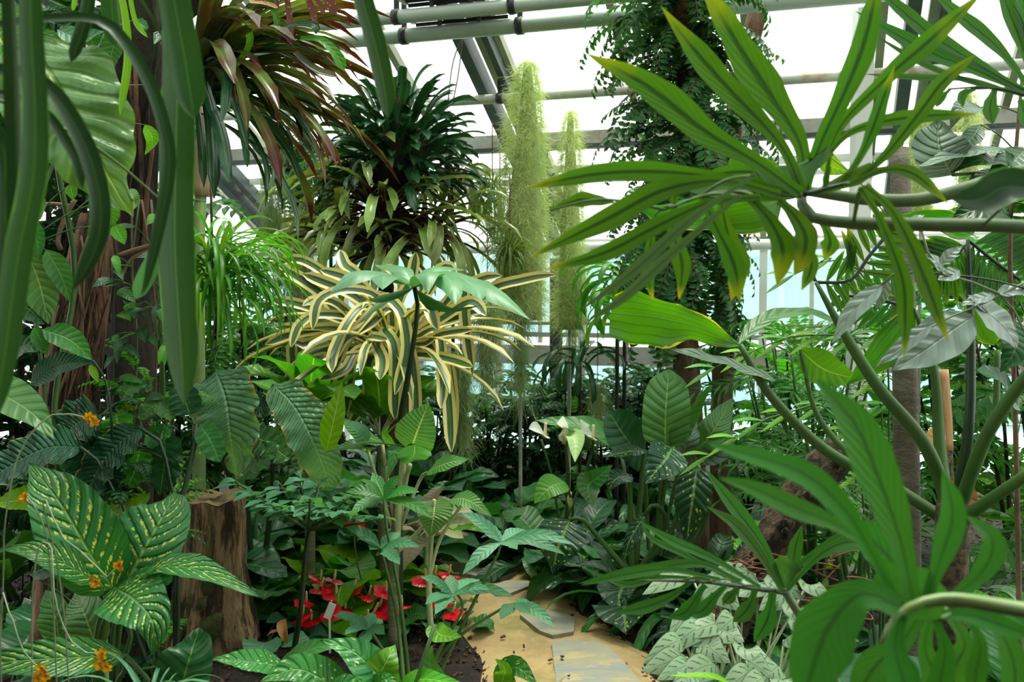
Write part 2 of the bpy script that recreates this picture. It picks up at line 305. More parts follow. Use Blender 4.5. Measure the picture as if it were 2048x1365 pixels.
M['bromr']=leafmat('bromeliad_bronze_leaf',(.13,.20,.05),(.09,.055,.028),base=(.04,.06,.025),tip=(.07,.02,.02),tip0=.7,veins=0,vb=0,vc=0,rough=.25,tr=.2,jit=.7,mott=7)
M['pinkspeck']=leafmat('pink_speckled_leaf',(.30,.16,.14),(.17,.08,.065),pat='speck',pc=(.5,.42,.3),veins=0,vb=0,vc=0,rough=.4,tr=.3,trc=(1.3,1,.8),jit=.3)
M['varieg']=leafmat('yellow_striped_leaf',(.07,.13,.06),(.05,.10,.045),pat='stripe',pc=(.70,.64,.28),veins=0,vb=0,vc=0,rough=.33,tr=.15,trc=(1.3,1.2,.7),jit=.25)
M['grass']=leafmat('strappy_green_leaf',(.10,.29,.05),(.07,.22,.045),rib=(.16,.36,.09),ribw=.15,veins=0,vb=.2,vc=0,rough=.33,tr=.3,jit=.5)
M['thread']=leafmat('thread_leaf',(.20,.30,.12),(.14,.23,.08),veins=0,vb=0,vc=0,tr=.25,jit=.4)
M['phil']=leafmat('finger_philodendron_leaf',(.052,.135,.026),(.042,.11,.022),rib=(.016,.05,.018),ribw=.26,veins=10,slant=3.,vb=.15,vc=0,rough=.42,tr=.5,trc=(2.4,2.05,.42),tip=(.15,.21,.03),tip0=.75,jit=.15)
M['phil_lit']=leafmat('finger_philodendron_lit',(.085,.17,.075),(.07,.14,.06),rib=(.04,.10,.04),ribw=.2,veins=0,vb=.1,vc=0,rough=.4,tr=.2,jit=.1)  # paler leaf copy: light from above painted into the two front lobes
M['phily']=leafmat('finger_philodendron_yellow_tip',(.052,.135,.026),(.042,.11,.022),rib=(.018,.05,.018),ribw=.26,veins=10,slant=3.,vb=.15,vc=0,rough=.42,tr=.5,trc=(2.2,1.95,.42),tip=(.32,.30,.04),tip0=.86,jit=.1)
M['philf']=leafmat('finger_philodendron_green',(.055,.19,.045),(.045,.16,.04),rib=(.03,.10,.03),ribw=.14,veins=12,slant=3.,vb=.15,vc=0,rough=.42,tr=.3,trc=(1.8,1.7,.5),jit=.15)
M['phild']=leafmat('finger_philodendron_dark',(.042,.13,.036),(.034,.105,.03),rib=(.015,.045,.018),ribw=.14,veins=10,slant=3.,vb=.15,vc=0,rough=.42,tr=.4,trc=(2.2,2.1,.45),jit=.2)
M['fan']=leafmat('backlit_fan_leaf',(.065,.20,.028),(.05,.16,.022),pat='ray',pc=(.03,.10,.02),rib=None,ribw=.04,veins=0,vb=.3,vc=0,rough=.4,tr=.42,trc=(1.9,1.7,.4),edge=(.45,.42,.07),edgew=.96)
M['silver']=leafmat('silver_marked_leaf',(.25,.345,.22),(.20,.29,.18),pat='silver',pc=(.03,.10,.04),veins=6,slant=1.3,vb=.0,vc=0,rough=.4,tr=.2,trc=(1.2,1.3,.8),jit=.15)
M['leaflet']=leafmat('leaflet',(.055,.16,.055),(.035,.11,.04),veins=0,vb=0,vc=0,rough=.35,tr=.25,jit=.6,mott=4)
M['leafletb']=leafmat('leaflet_bright',(.09,.24,.06),(.06,.18,.045),veins=0,vb=0,vc=0,rough=.35,tr=.3,jit=.5,mott=4)
M['umbrella']=leafmat('pale_umbrella_leaf',(.125,.285,.14),(.10,.235,.115),rib=(.16,.33,.17),veins=8,vb=.06,vc=.04,rough=.4,tr=.25,trc=(1.3,1.5,.6))
M['pinkleaf']=leafmat('pink_edged_leaf',(.55,.42,.36),(.3,.42,.16),rib=(.6,.3,.25),vb=.2,tr=.3,trc=(1.2,1,.8),mott=14)
# ---------------------------------------------------------------- setting: ground, path
def grid(name,fn,nx,ny,m,parent=None):
    vs=[fn(i/nx,j/ny) for j in range(ny+1) for i in range(nx+1)]
    fs=[(j*(nx+1)+i,j*(nx+1)+i+1,(j+1)*(nx+1)+i+1,(j+1)*(nx+1)+i) for j in range(ny) for i in range(nx)]
    return obj(name,mesh(name,vs,fs,m),parent)
def hn(x,y): return .02*math.sin(x*3.1+y*1.7)+.015*math.sin(x*7.3-y*5.1)
# wall basis: the glazed wall runs obliquely, its right end nearer
A18=math.radians(18); WD=V(math.cos(A18),-math.sin(A18),0); WN=V(math.sin(A18),math.cos(A18),0); W0=V(.53,8,0)
EAVE=1.95; TR=math.tan(math.radians(28))
def WP(s,h,o=0.): return W0+WD*s+WN*o+V(0,0,h)
def RPt(s,q,o=0.): return W0+WD*s-WN*q+V(0,0,EAVE+q*TR+o)
def RQ(x,y,o=0.):       # pixel -> (s,q) on the roof plane
    r=ray(x,y); nn=WN*TR+V(0,0,1); c=nn.dot(W0)+EAVE+o; t=(c-nn.dot(CAM))/nn.dot(r); p=CAM+r*t; e=p-W0
    return e.dot(WD), -e.dot(WN)
fl=grid('floor',lambda u,v:(lambda p:(p.x,p.y,hn(p.x,p.y)-.02))(W0+WD*(-11+22*u)-WN*(14*(1-v)+.0)),60,50,M['soil']); fl['kind']='structure'
lw=grid('ground_outside',lambda u,v:(lambda p:(p.x,p.y,-.03))(W0+WD*(-30+60*u)+WN*(.02+30*v)),4,4,M['lawn']); lw['kind']='structure'
PL=[(-.75,1.0),(-.45,2.6)]; PR=[(.95,1.0),(.85,2.6)]
for (a,b) in [((955,1365),(1335,1365)),((945,1300),(1280,1300)),((915,1225),(1195,1240)),((885,1175),(1150,1190)),((868,1135),(1125,1150)),((872,1112),(1045,1122)),((860,1098),(960,1102)),((800,1085),(890,1085))]:
    g=G(*a); PL.append((g.x,g.y)); g=G(*b); PR.append((g.x,g.y))
pl=cr([(*p,0) for p in PL],40); pr_=cr([(*p,0) for p in PR],40)
def pathfn(u,v):
    i=min(int(v*39),39); a=pl[i]; b=pr_[i]; wob=.02*math.sin(i*1.9)+.015*math.sin(i*4.3)
    p=a+(b-a)*u; e=min(u,1-u); return (p[0]+(wob if u<.5 else -wob)*(1-2*e), p[1], hn(p[0],p[1])-.02+.024*min(1,e*9)+.004*math.sin(p[0]*23+p[1]*31))
path=grid('floor_path',pathfn,16,39,M['sand']); path['kind']='structure'
for poly in ([(1103,1285),(1130,1283),(1190,1292),(1215,1300),(1255,1335),(1285,1365),(1300,1420),(1120,1420)],[(1040,1232),(1075,1225),(1110,1217),(1150,1232),(1147,1265),(1105,1269),(1080,1258)],[(985,1175),(1010,1165),(1055,1168),(1068,1176),(1020,1196),(990,1192)],[(910,1143),(950,1135),(1010,1131),(1035,1140),(1005,1154),(960,1151)]):
    top=[G(*p,.035) for p in poly]; n=len(top); vs=[(p.x,p.y,hn(p.x,p.y)+.022) for p in top]+[(p.x,p.y,hn(p.x,p.y)-.02) for p in top]
    obj('flagstone',mesh('flagstone',vs,[tuple(range(n))]+[(i,i+n,(i+1)%n+n,(i+1)%n) for i in range(n)],M['slate'],smooth=False),path)
rr=random.Random(5); cv=[];cf=[]
def onpath(x,y):
    i=int(np.argmin(np.abs(pl[:,1]-y))); return pl[i][0]+.05<x<pr_[i][0]-.05
for k in range(17000):
    y=rr.uniform(2.4,7.2); x=rr.uniform(-.55*y,.55*y)
    if onpath(x,y) and rr.random()>.012 or (V(x,y,0)-W0).dot(WN)>-.15: continue
    s=rr.uniform(.004,.014); a=rr.uniform(0,6.28); h=rr.uniform(.003,.008); z=hn(x,y)-.014+(.03 if onpath(x,y) else 0)
    cx,sx=math.cos(a),math.sin(a); o=len(cv)
    for (lx,ly,lz) in ((-s,-s*.4,0),(s,-s*.45,rr.uniform(0,.01)),(s*.9,s*.4,rr.uniform(0,.01)),(-s*.8,s*.5,0)):
        cv.append((x+lx*cx-ly*sx,y+lx*sx+ly*cx,z+lz)); 
    for i in range(4): p=cv[o+i]; cv.append((p[0],p[1],p[2]+h))
    cf+=[(o+4,o+5,o+6,o+7),(o,o+1,o+5,o+4),(o+1,o+2,o+6,o+5),(o+2,o+3,o+7,o+6),(o+3,o,o+4,o+7)]
tag(obj('bark_mulch',mesh('bark_mulch',cv,cf,M['chip'],smooth=False)),'dark brown bark chips strewn over the soil beside the sandy path','mulch',kind='stuff')
# ---------------------------------------------------------------- setting: glasshouse roof and wall
roof=struct('ceiling'); wall=struct('wall_back')
S0,q_=RQ(1010,100); S1,q_=RQ(780,90); DS=S0-S1
bars=[S0+DS*i for i in range(-6,6)]
QT=9.4
for s in bars: box(roof,'glazing_bar',RPt(s,0,-.02),RPt(s,QT,-.02),.045,.06,M['bar'])
def purlin_q(x,y,o=0): return RQ(x,y,o)[1]
qb=purlin_q(1240,245); rows=[0,qb,qb*2,qb*3.,qb*4,QT]
rows=sorted(set([r for r in rows if r<QT]+[QT]))
for i in range(len(bars)-1):
    for j in range(len(rows)-1):
        a,b=bars[i]+.01,bars[i+1]-.01; c,d=rows[j]+.005,rows[j+1]-.005
        vs=[RPt(a,c),RPt(b,c),RPt(b,d),RPt(a,d)]; vs=vs+[v+V(0,0,.006) for v in vs]
        obj('pane',mesh('pane',vs,[(3,2,1,0),(4,5,6,7),(0,1,5,4),(1,2,6,5),(2,3,7,6),(3,0,4,7)],M['roofglass'],smooth=False),roof)
SL,SR=bars[0]-.3,bars[-1]+.3
box(roof,'purlin',RPt(SL,qb,-.09),RPt(SR,qb,-.09),.05,.09,M['galv']); box(roof,'purlin',RPt(SL,qb,-.15),RPt(SR,qb,-.15),.07,.03,M['steel'])
qc=purlin_q(1240,320); box(roof,'purlin',RPt(SL,qc,-.05),RPt(SR,qc,-.05),.04,.05,M['white']); box(roof,'purlin',RPt(SL,qc-.12,-.06),RPt(SR,qc-.12,-.06),.03,.03,M['white'])
sa,qa=RQ(915,30,-.1); 
for s in (sa,sa+DS*3.45,sa-DS*3.45):
    box(roof,'rafter',RPt(s-.03,.09,-.11),RPt(s-.03,QT,-.11),.07,.12,M['steel']); box(roof,'rafter',RPt(s+.075,.09,-.09),RPt(s+.075,QT,-.09),.05,.05,M['galv'])
    box(roof,'rafter',RPt(s+.125,.09,-.1),RPt(s+.125,QT,-.1),.04,.09,M['steel'])
# wall
box(wall,'eave_plate',WP(SL,EAVE-.03),WP(SR,EAVE-.03),.1,.1,M['white'])
SILL=1.0
box(wall,'sill',WP(SL,SILL),WP(SR,SILL),.14,.16,M['galv']); box(wall,'sill',WP(SL,SILL+.17),WP(SR,SILL+.17),.05,.04,M['galv'])
box(wall,'kerb',WP(SL,.08),WP(SR,.08),.14,.2,M['galv'])
for i,s in enumerate(bars):
    box(wall,'mullion',WP(s,.1),WP(s,EAVE),.06,.06,M['white'],up=WN)
    if i<len(bars)-1:
        for (h0,h1,gm) in ((.18,SILL-.08,'glass'),(SILL+.19,EAVE-.08,'glass')):
            vs=[WP(s+.03,h0),WP(bars[i+1]-.03,h0),WP(bars[i+1]-.03,h1),WP(s+.03,h1)]; vs=vs+[v+WN*.006 for v in vs]
            obj('pane',mesh('pane',vs,[(3,2,1,0),(4,5,6,7),(0,1,5,4),(1,2,6,5),(2,3,7,6),(3,0,4,7)],M[gm],smooth=False),wall)
        m_=(s+bars[i+1])/2
        box(wall,'mullion',WP(m_,SILL+.1),WP(m_,EAVE-.05),.035,.04,M['white'],up=WN)
# masonry wall added unseen behind the viewer to block light from there
rw=struct('wall_light_blocker'); BWm=M['masonry']
for c_ in range(11):
    for r_ in range(8):
        s=-7.6+1.4*c_+(.7 if r_%2 else 0); z=.42+r_*.84
        box(rw,'blocker_stone',W0+WD*(s+.02)-WN*(QT+.1)+V(0,0,z),W0+WD*(s+1.38)-WN*(QT+.1)+V(0,0,z),.2,.82,BWm)
box(rw,'blocker_core',W0+WD*-7.8-WN*(QT+.22)+V(0,0,3.4),W0+WD*9-WN*(QT+.22)+V(0,0,3.4),.2,6.9,BWm)
# neighbouring glasshouse seen through the panes
nb=thing('glasshouse','pale teal glasshouse with white posts standing outside the window','building',WP(0,0,4.5))
def NP(s,h,o=4.5): return WP(s,h,o)
for i in range(-5,6):
    v,f,u=boxgeo(NP(i*1.5+.04,1.0),NP(i*1.5+1.46,1.0),.06,1.9); obj('panel',mesh('panel',v-origin(nb),f,M['teal'],smooth=False),nb)
    box(nb,'post',NP(i*1.5,0),NP(i*1.5,2.05),.08,.1,M['white'],up=WN)
box(nb,'rail',NP(-7.5,2.0),NP(9,2.0),.1,.1,M['white']); box(nb,'rail',NP(-7.5,.05),NP(9,.05),.1,.12,M['white'])
# pipes under the roof
def roofpipe(x,y,r,m,label,o=-.2,brackets=()):
    s,q=RQ(x,y,o); t=thing('heating_pipe',label,'pipe',RPt(0,q,o))
    tube(t,'pipe_run',[RPt(SL,q,o),RPt(SR,q,o)],r,m,n=14,seg=2)
    for bx_ in brackets:
        sb,_=RQ(bx_,y-(bx_-x)*.085,o); tube(t,'clamp',[RPt(sb-.02,q,o),RPt(sb+.02,q,o)],r*1.18,M['black'],n=14,seg=1)
        box(t,'hanger',RPt(sb,q,o),RPt(sb,q,-.03),.03,.012,M['black'],up=WN)
    return q
qp1=roofpipe(1000,55,.042,M['pipe'],'thick pale green pipe under the roof carrying the batten lamps',-.34,(808,1040))
qp2=roofpipe(1000,14,.038,M['pipe'],'pale green pipe above the thick lamp pipe under the roof glass',-.34,(792,1025))
qp3=roofpipe(985,198,.03,M['rustpipe'],'rust-stained pale pipe crossing behind the dark rafter',-.235,(1000,))
def batten(x0,x1,y0,y1,q,label):
    o=-.235; s0,_=RQ(x0,y0,o); s1,_=RQ(x1,y1,o)
    t=thing('batten_lamp',label,'lamp',RPt((s0+s1)/2,q-.02,o),'batten lamps clamped along the pipes')
    box(t,'housing',RPt(s0,q-.02,o),RPt(s1,q-.02,o),.09,.05,M['steel'])
    for k in range(3): box(t,'fin',RPt(s0+.02,q-.05+.03*k,o-.032),RPt(s1-.02,q-.05+.03*k,o-.032),.012,.02,M['black'])
    for e in (s0,s1): box(t,'end_cap',RPt(e-.012,q-.02,o-.005),RPt(e+.012,q-.02,o-.005),.1,.065,M['galv'])
    for k in (.3,.7): box(t,'bracket',RPt(s0+(s1-s0)*k,q-.02,o),RPt(s0+(s1-s0)*k,q-.02,-.33),.02,.02,M['black'],up=WN)
batten(826,1024,40,24,qp1+.03,'grey batten lamp strapped on the thick lamp pipe')
batten(810,1008,0,-14,qp2+.03,'grey batten lamp strapped on the upper pale pipe')
# pipe along the eave, white
t=thing('heating_pipe','white pipe running along the eave above the side windows','pipe',WP(0,EAVE-.06,-.36)); tube(t,'pipe_run',[WP(SL,EAVE-.06,-.36),WP(SR,EAVE-.06,-.36)],.042,M['white'],n=12,seg=2)
for s in bars[1::2]: box(t,'bracket',WP(s,EAVE-.085,-.37),WP(s,EAVE-.085,-.02),.03,.03,M['galv'])
t=thing('shaft_rod','thin rusty drive shaft running along above the window sill','rod',WP(0,1.27,-.12)); tube(t,'rod',[WP(SL,1.27,-.12),WP(SR,1.27,-.12)],.014,M['rust'],n=8,seg=2)
for s in bars[1::2]: box(t,'bearing',WP(s,1.27,-.16),WP(s,1.27,.0),.04,.06,M['rust'])
# vent motor on a post
e=P(1112,640,7.7); t=thing('vent_motor','rusty gearbox motor mounted on dark steel post by window','motor',(e.x,e.y,0))
b0=V(e.x,e.y,0)
box(t,'post',b0,b0+V(0,0,1.80),.1,.1,M['black'],up=(0,1,0)); c=P(1150,632,7.6)
box(t,'gearbox',c-V(.09,0,0),c+V(.09,0,0),.14,.13,M['rust']); tube(t,'motor_body',[c+V(.0,0,.06),c+V(0,0,.2)],.045,M['rust'],n=12)
tube(t,'coupling',[c-V(.2,0,0),c-V(.09,0,0)],.03,M['rust'],n=10); box(t,'bracket',c+V(-.09,0,-.04),V(e.x,e.y,c.z-.04),.05,.03,M['black'])
# wires hanging from the rafter
sw_,qw_=RQ(925,70,-.17); dw_=(RPt(sw_,qw_,-.17)-CAM).dot(FW)
for pts,lb in (([(925,70,6.0),(905,130,6.0),(895,215,6.0)],'thin wire hanging from the rafter beside bromeliad tower'),([(925,70,6.0),(918,140,6.0),(905,210,6.0)],'second thin wire looped down from the rafter')):
    pp=[P(p[0],p[1],dw_) for p in pts]; t=tag(tube(None,'hanging_wire',pp,.004,M['twig'],n=5),lb,'wire','wires hanging from the rafter')
# pale post by right end
s_,q2=RQ(1725,100,-.1); 
pq=P(1722,300,5.1); zq=EAVE-(pq-W0).dot(WN)*TR-.13
box(wall,'post',V(*pq.xy,0),V(*pq.xy,zq),.09,.09,M['white'],up=(0,1,0))
# ---------------------------------------------------------------- plant kit
TO_CAM=(0,-1,.25); UPN=(0,-.25,1)
KIND={ # profile, half width/length, start elevation, end elevation, petiole share
 'lance':dict(prof='lance',hw=.13,e0=60,e1=-25,pet=.25,cup=.25,wave=.1),
 'broad':dict(prof='ovate',hw=.27,e0=65,e1=-30,pet=.35,cup=.2,wave=.12),
 'heart':dict(prof='heart',hw=.33,e0=70,e1=-40,pet=.45,cup=.15,wave=.1,heart=.7),
 'strap':dict(prof='strap',hw=.045,e0=60,e1=-50,pet=0,cup=.4,wave=.0),
 'stiff':dict(prof='strapr',hw=.06,e0=30,e1=-15,pet=0,cup=.5,wave=.0),
 'arch':dict(prof='strapr',hw=.055,e0=45,e1=-75,pet=0,cup=.5,wave=0.),
 'stiffw':dict(prof='strapr',hw=.10,e0=30,e1=-30,pet=0,cup=.5,wave=0.),
 'archf':dict(prof='strap',hw=.024,e0=50,e1=-45,pet=0,cup=.5,wave=0.),
 'arch2':dict(prof='strapr',hw=.034,e0=32,e1=-38,pet=0,cup=.5,wave=0.),
 'archn':dict(prof='strapr',hw=.044,e0=38,e1=-42,pet=0,cup=.5,wave=0.),
 'blade':dict(prof='blade',hw=.022,e0=70,e1=-40,pet=0,cup=.6,wave=0.),
 'flat':dict(prof='ovate',hw=.24,e0=25,e1=-25,pet=.2,cup=.2,wave=.08),
 'paddle':dict(prof='oblong',hw=.19,e0=80,e1=10,pet=.2,cup=.2,wave=.1),
}
VC={}
def variants(kind,ms,n=6,nu=4,nv=8):
    key=(kind,tuple(m.name for m in ms))
    if key in VC: return VC[key]
    K=KIND[kind]; out=[]; rs=random.Random(hash(kind)%1000 if False else sum(map(ord,kind)))
    for i in range(n):
        e0=math.radians(K['e0']+rs.uniform(-12,12)); e1=math.radians(K['e1']+rs.uniform(-18,18)); sw=rs.uniform(-.15,.15)
        N=14; p=[np.zeros(3)]
        for k in range(N):
            e=e0+(e1-e0)*(k/(N-1))**1.2; p.append(p[-1]+np.array([math.cos(e),sw*k/N,math.sin(e)])/N)
        p=np.array(p); ip=int(round(K['pet']*N)); e_m=(e0+e1)/2
        sp=p[ip::2] if ip<N-3 else p[ip:]
        if len(sp)<3: sp=p[ip:]
        if tuple(sp[-1])!=tuple(p[-1]): sp=np.vstack([sp,p[-1]])
        Nn=(-math.sin(e0)*.6,rs.uniform(-.25,.25),.9)
        parts=[(leafgeo(sp,K['hw'],K['prof'],N=Nn,N1=(-math.sin(e1)+.0,rs.uniform(-.3,.3),math.cos(e1)),nu=nu,nv=nv,cup=K['cup'],wave=K['wave'],wf=2.5,heart=K.get('heart',0),seed=i*7+3),0)]
        if ip>0: parts.append((tubegeo([p[0],p[ip//2],p[min(ip+1,N)]],[.014,.011,.008],5,3,cap=False),1))
        v,f,u,mi=join(parts); out.append(mesh('leaf',v,f,list(ms),u,midx=mi))
    VC[key]=out; return out
def put(root,me,loc,az,tilt,s,name='leaf',roll=0.,parent=None):
    o=bpy.data.objects.new(name,me); link(o,parent or root); o.location=loc; o.rotation_euler=(roll,-tilt,az); o.scale=(s,s,s); PUT.append(o); return o
def rosette(root,n,kind,ms,L,tilt=(-30,25),az=(0,360),c=(0,0,0),spread=.03,z=(0,0),seed=1,name='leaf'):
    rs=random.Random(seed); ms=[M[m] if isinstance(m,str) else m for m in ms]; vs=variants(kind,ms)
    c=Vector(c)-root.location if len(c)==3 and c!=(0,0,0) else Vector((0,0,0))
    for i in range(n):
        a=math.radians(rs.uniform(*az)) if az!=(0,360) else i*2.39996+rs.uniform(-.3,.3)
        put(root,rs.choice(vs),c+V(math.cos(a)*spread*rs.random(),math.sin(a)*spread*rs.random(),rs.uniform(*z)),a,math.radians(rs.uniform(*tilt)),rs.uniform(*L),name,rs.uniform(-.25,.25))
def clump(name,label,cat,base,n,kind,ms,L,seed,group=None,**k):
    t=thing(name,label,cat,base,group); rosette(t,n,kind,ms,L,seed=seed,**k); return t
def frondgeo(spine,nl,ll,lw,N=(0,0,1),droop=.2,fwd=.5,prof=(.5,1,.3),rach=.004,alt=False,seed=0):
    rs=np.random.RandomState(seed); c=cr(spine,nl+1); T=np.gradient(c,axis=0); T/=np.linalg.norm(T,axis=1)[:,None]+1e-9
    NN=np.array(N,float); S=np.cross(T,NN); S/=np.linalg.norm(S,axis=1)[:,None]+1e-9; B=np.cross(S,T); vs=[];fs=[];uv=[]
    for i in range(1,nl+1):
        sc=np.interp(i/nl,[0,.4,1],prof)
        for sd in (-1,1):
            if alt and (i+(sd>0))%2: continue
            d=S[i]*sd+T[i]*(fwd+rs.uniform(-.15,.15))-B[i]*droop+rs.uniform(-.15,.15,3); d/=np.linalg.norm(d); w_=np.cross(d,B[i]); w_/=np.linalg.norm(w_)+1e-9
            o=len(vs); l=ll*sc*rs.uniform(.8,1.15); b=c[i]
            pts=[b,b+d*l*.35+w_*lw*sc-B[i]*.0,b+d*l*.5+B[i]*lw*-.35,b+d*l*.35-w_*lw*sc,b+d*l-B[i]*l*.15,b+d*l*.72+w_*lw*sc*.7,b+d*l*.72-w_*lw*sc*.7]
            vs+=pts; uv+=[(.5,0),(1,.35),(.5,.5),(0,.35),(.5,1),(.9,.72),(.1,.72)]; fs+=[(o,o+1,o+2),(o,o+2,o+3),(o+1,o+5,o+2),(o+5,o+4,o+2),(o+2,o+4,o+6),(o+2,o+6,o+3)]
    return np.array(vs),fs,np.array(uv), tubegeo(spine,[rach,rach*.4],4,max(4,nl//2),cap=False)
FV={}
def fronds(key,ms,n=5,nl=14,ll=.14,lw=.03,e0=40,e1=-60,**k):
    if key in FV: return FV[key]
    rs=random.Random(sum(map(ord,key))); out=[]
    for i in range(n):
        a0=math.radians(e0+rs.uniform(-15,15)); a1=math.radians(e1+rs.uniform(-20,20)); p=[np.zeros(3)]; sw=rs.uniform(-.25,.25)
        for q in range(8):
            e=a0+(a1-a0)*q/7; p.append(p[-1]+np.array([math.cos(e),sw*q/8,math.sin(e)])/8)
        v,f,u,tb=frondgeo(p,nl,ll,lw,N=(.35,rs.uniform(-.2,.2),1),seed=i,rach=.006,**k)
        V_,F_,U_,mi=join([((v,f,u),0),(tb,1)]); out.append(mesh('frond',V_,F_,[M[m] for m in ms],U_,midx=mi,smooth=False))
    FV[key]=out; return out
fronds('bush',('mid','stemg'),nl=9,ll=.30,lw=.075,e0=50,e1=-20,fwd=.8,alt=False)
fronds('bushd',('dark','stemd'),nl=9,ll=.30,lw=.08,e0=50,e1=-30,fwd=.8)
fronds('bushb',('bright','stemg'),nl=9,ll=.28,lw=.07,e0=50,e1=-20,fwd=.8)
fronds('pinnate',('leaflet','twig'),nl=15,ll=.17,lw=.042,e0=25,e1=-75,fwd=.35,prof=(.8,1,.5))
fronds('pinnateb',('leafletb','stemg'),nl=14,ll=.17,lw=.035,e0=30,e1=-70,fwd=.35,prof=(.8,1,.5))
fronds('palm',('mid','stemg'),nl=20,ll=.36,lw=.022,e0=60,e1=-30,fwd=.6,prof=(.6,1,.4))
fronds('bamboo',('mid','stemg'),nl=8,ll=.34,lw=.022,e0=45,e1=-20,fwd=1.1,prof=(.7,1,.8))
fronds('fern',('bright','stemg'),nl=22,ll=.16,lw=.02,e0=60,e1=-40,fwd=.4,prof=(.7,1,.2))
def bush(name,label,cat,base,h,n,key,L,seed,group=None,rad=.15,stems=3,stem='bark',z0=.15,az=(0,360)):
    t=thing(name,label,cat,base,group); rs=random.Random(seed)
    for k in range(stems):
        a=rs.uniform(0,6.28); q=V(math.cos(a),math.sin(a),0)*rad
        tube(t,'stem',[t.location,t.location+q*.5+V(0,0,h*.5),t.location+q+V(0,0,h*rs.uniform(.85,1.))],[.014,.011,.005],M[stem],n=6)
    for i in range(n):
        a=math.radians(rs.uniform(*az)); zz=z0*h+(1-z0)*h*(i/n)**.9; r=rad*(zz/h)*rs.random()
        put(t,rs.choice(FV[key]),(math.cos(a)*r,math.sin(a)*r,zz),a,rs.uniform(-.5,.45),rs.uniform(*L),'branch',rs.uniform(-.4,.4))
    return t
def strands(c,n,R,L,wd,seed=0,down=1.,curl=.3,kind='hang'):
    rs=np.random.RandomState(seed); vs=[];fs=[]
    for i in range(n):
        p=c(rs); l=L*rs.uniform(.5,1.2); d=np.array(R(rs,p),float); d/=np.linalg.norm(d)+1e-9; w_=rs.normal(size=3); w_-=d*np.dot(w_,d); w_/=np.linalg.norm(w_); cv=rs.normal(size=3)*curl
        o=len(vs); N=4
        for k in range(N+1):
            s=k/N; q=p+d*l*s+cv*l*s*s*.6+np.array([0,0,-down])*l*s*s+rs.normal(size=3)*l*.05*(k>0); ww=wd*(1-s*.7); vs+=[q-w_*ww,q+w_*ww]
        fs+=[(o+2*k,o+2*k+1,o+2*k+3,o+2*k+2) for k in range(N)]
    return np.array(vs),fs
def ball(root,name,c,r,m,seed=0,n=14):
    rs=np.random.RandomState(seed); vs=[];rx,ry,rz=r
    for i in range(n+1):
        th=math.pi*i/n
        for j in range(n*2):
            ph=math.pi*j/n; k=1+.12*math.sin(3*ph+th*4+seed)+.1*(rs.rand()-.5); vs.append((c[0]+rx*k*math.sin(th)*math.cos(ph),c[1]+ry*k*math.sin(th)*math.sin(ph),c[2]+rz*k*math.cos(th)))
    m2=n*2; return obj(name,mesh(name,np.array(vs)-origin(root),[(i*m2+j,i*m2+(j+1)%m2,(i+1)*m2+(j+1)%m2,(i+1)*m2+j) for i in range(n) for j in range(m2)],m),root)
# ================================================================ trees and tall things
def gr(x,d): return ground(x,d)
def treetube(t,name,pts,w_,m,rough=.12,n=14,seg=None,seed=1): return ptube(t,name,pts,w_,m,foot=True,rough=rough,n=n,seg=seg or len(pts)*7,seed=seed)
# dark tree with climbers
t=thing('tree','dark mossy tree trunk rising behind the giant crinkled leaf','tree',gr(262,3.62))
treetube(t,'trunk',[(262,1030,3.62),(262,800,3.62),(262,600,3.62),(262,430,3.62),(268,300,3.62),(285,130,3.62),(300,-60,3.62),(310,-260,3.62)],[90,90,90,95,100,112,125,135],M['bark'],.16,seg=44)
ptube(t,'branch',[(300,60,3.62),(360,20,3.57),(430,-40,3.52),(500,-140,3.52)],[70,60,50,45],M['bark'],rough=.15,n=10,seg=14)
for i in range(16):
    rs=random.Random(i); x=rs.uniform(215,310); y=rs.uniform(-40,300); ptube(t,'root',[(x,y,3.5),(x+rs.uniform(-15,15),y+120,3.48),(x+rs.uniform(-20,10),y+260,3.5)],rs.uniform(5,11),M['bark2' if i%3 else 'bark'],n=5)
t=thing('tree_stump','tall fibrous reddish-brown trunk wrapped in aerial roots','tree trunk',gr(140,3.35))
treetube(t,'trunk',[(140,1060,3.35),(140,900,3.35),(145,780,3.35),(160,660,3.35),(178,540,3.35),(190,470,3.35),(196,432,3.35)],[150,135,118,110,106,102,60],M['bark2'],.16,seg=44,n=18)
for i in range(64):
    rs=random.Random(100+i); y=rs.uniform(450,760); x=190-(y-450)*.17+rs.uniform(-48,48)
    ptube(t,'aerial_root',[(x,y,3.24),(x-rs.uniform(-12,22),y+70,3.23),(x-rs.uniform(0,40),y+rs.uniform(120,240),3.22)],rs.uniform(2,6),M[('bark2','twig','bark','vine')[i%4]],n=5,rough=.2)
for i,pts in enumerate([[(150,400,3.2),(128,440,3.2),(116,480,3.2),(122,500,3.2)],[(60,415,3.25),(100,408,3.2),(140,412,3.2)],[(300,500,3.3),(262,520,3.3),(240,560,3.3)],[(310,490,3.3),(270,500,3.3),(236,512,3.3)]]):
    ptube(t,'vine',pts,[10,8,7][i%3],M['twig'],n=6)
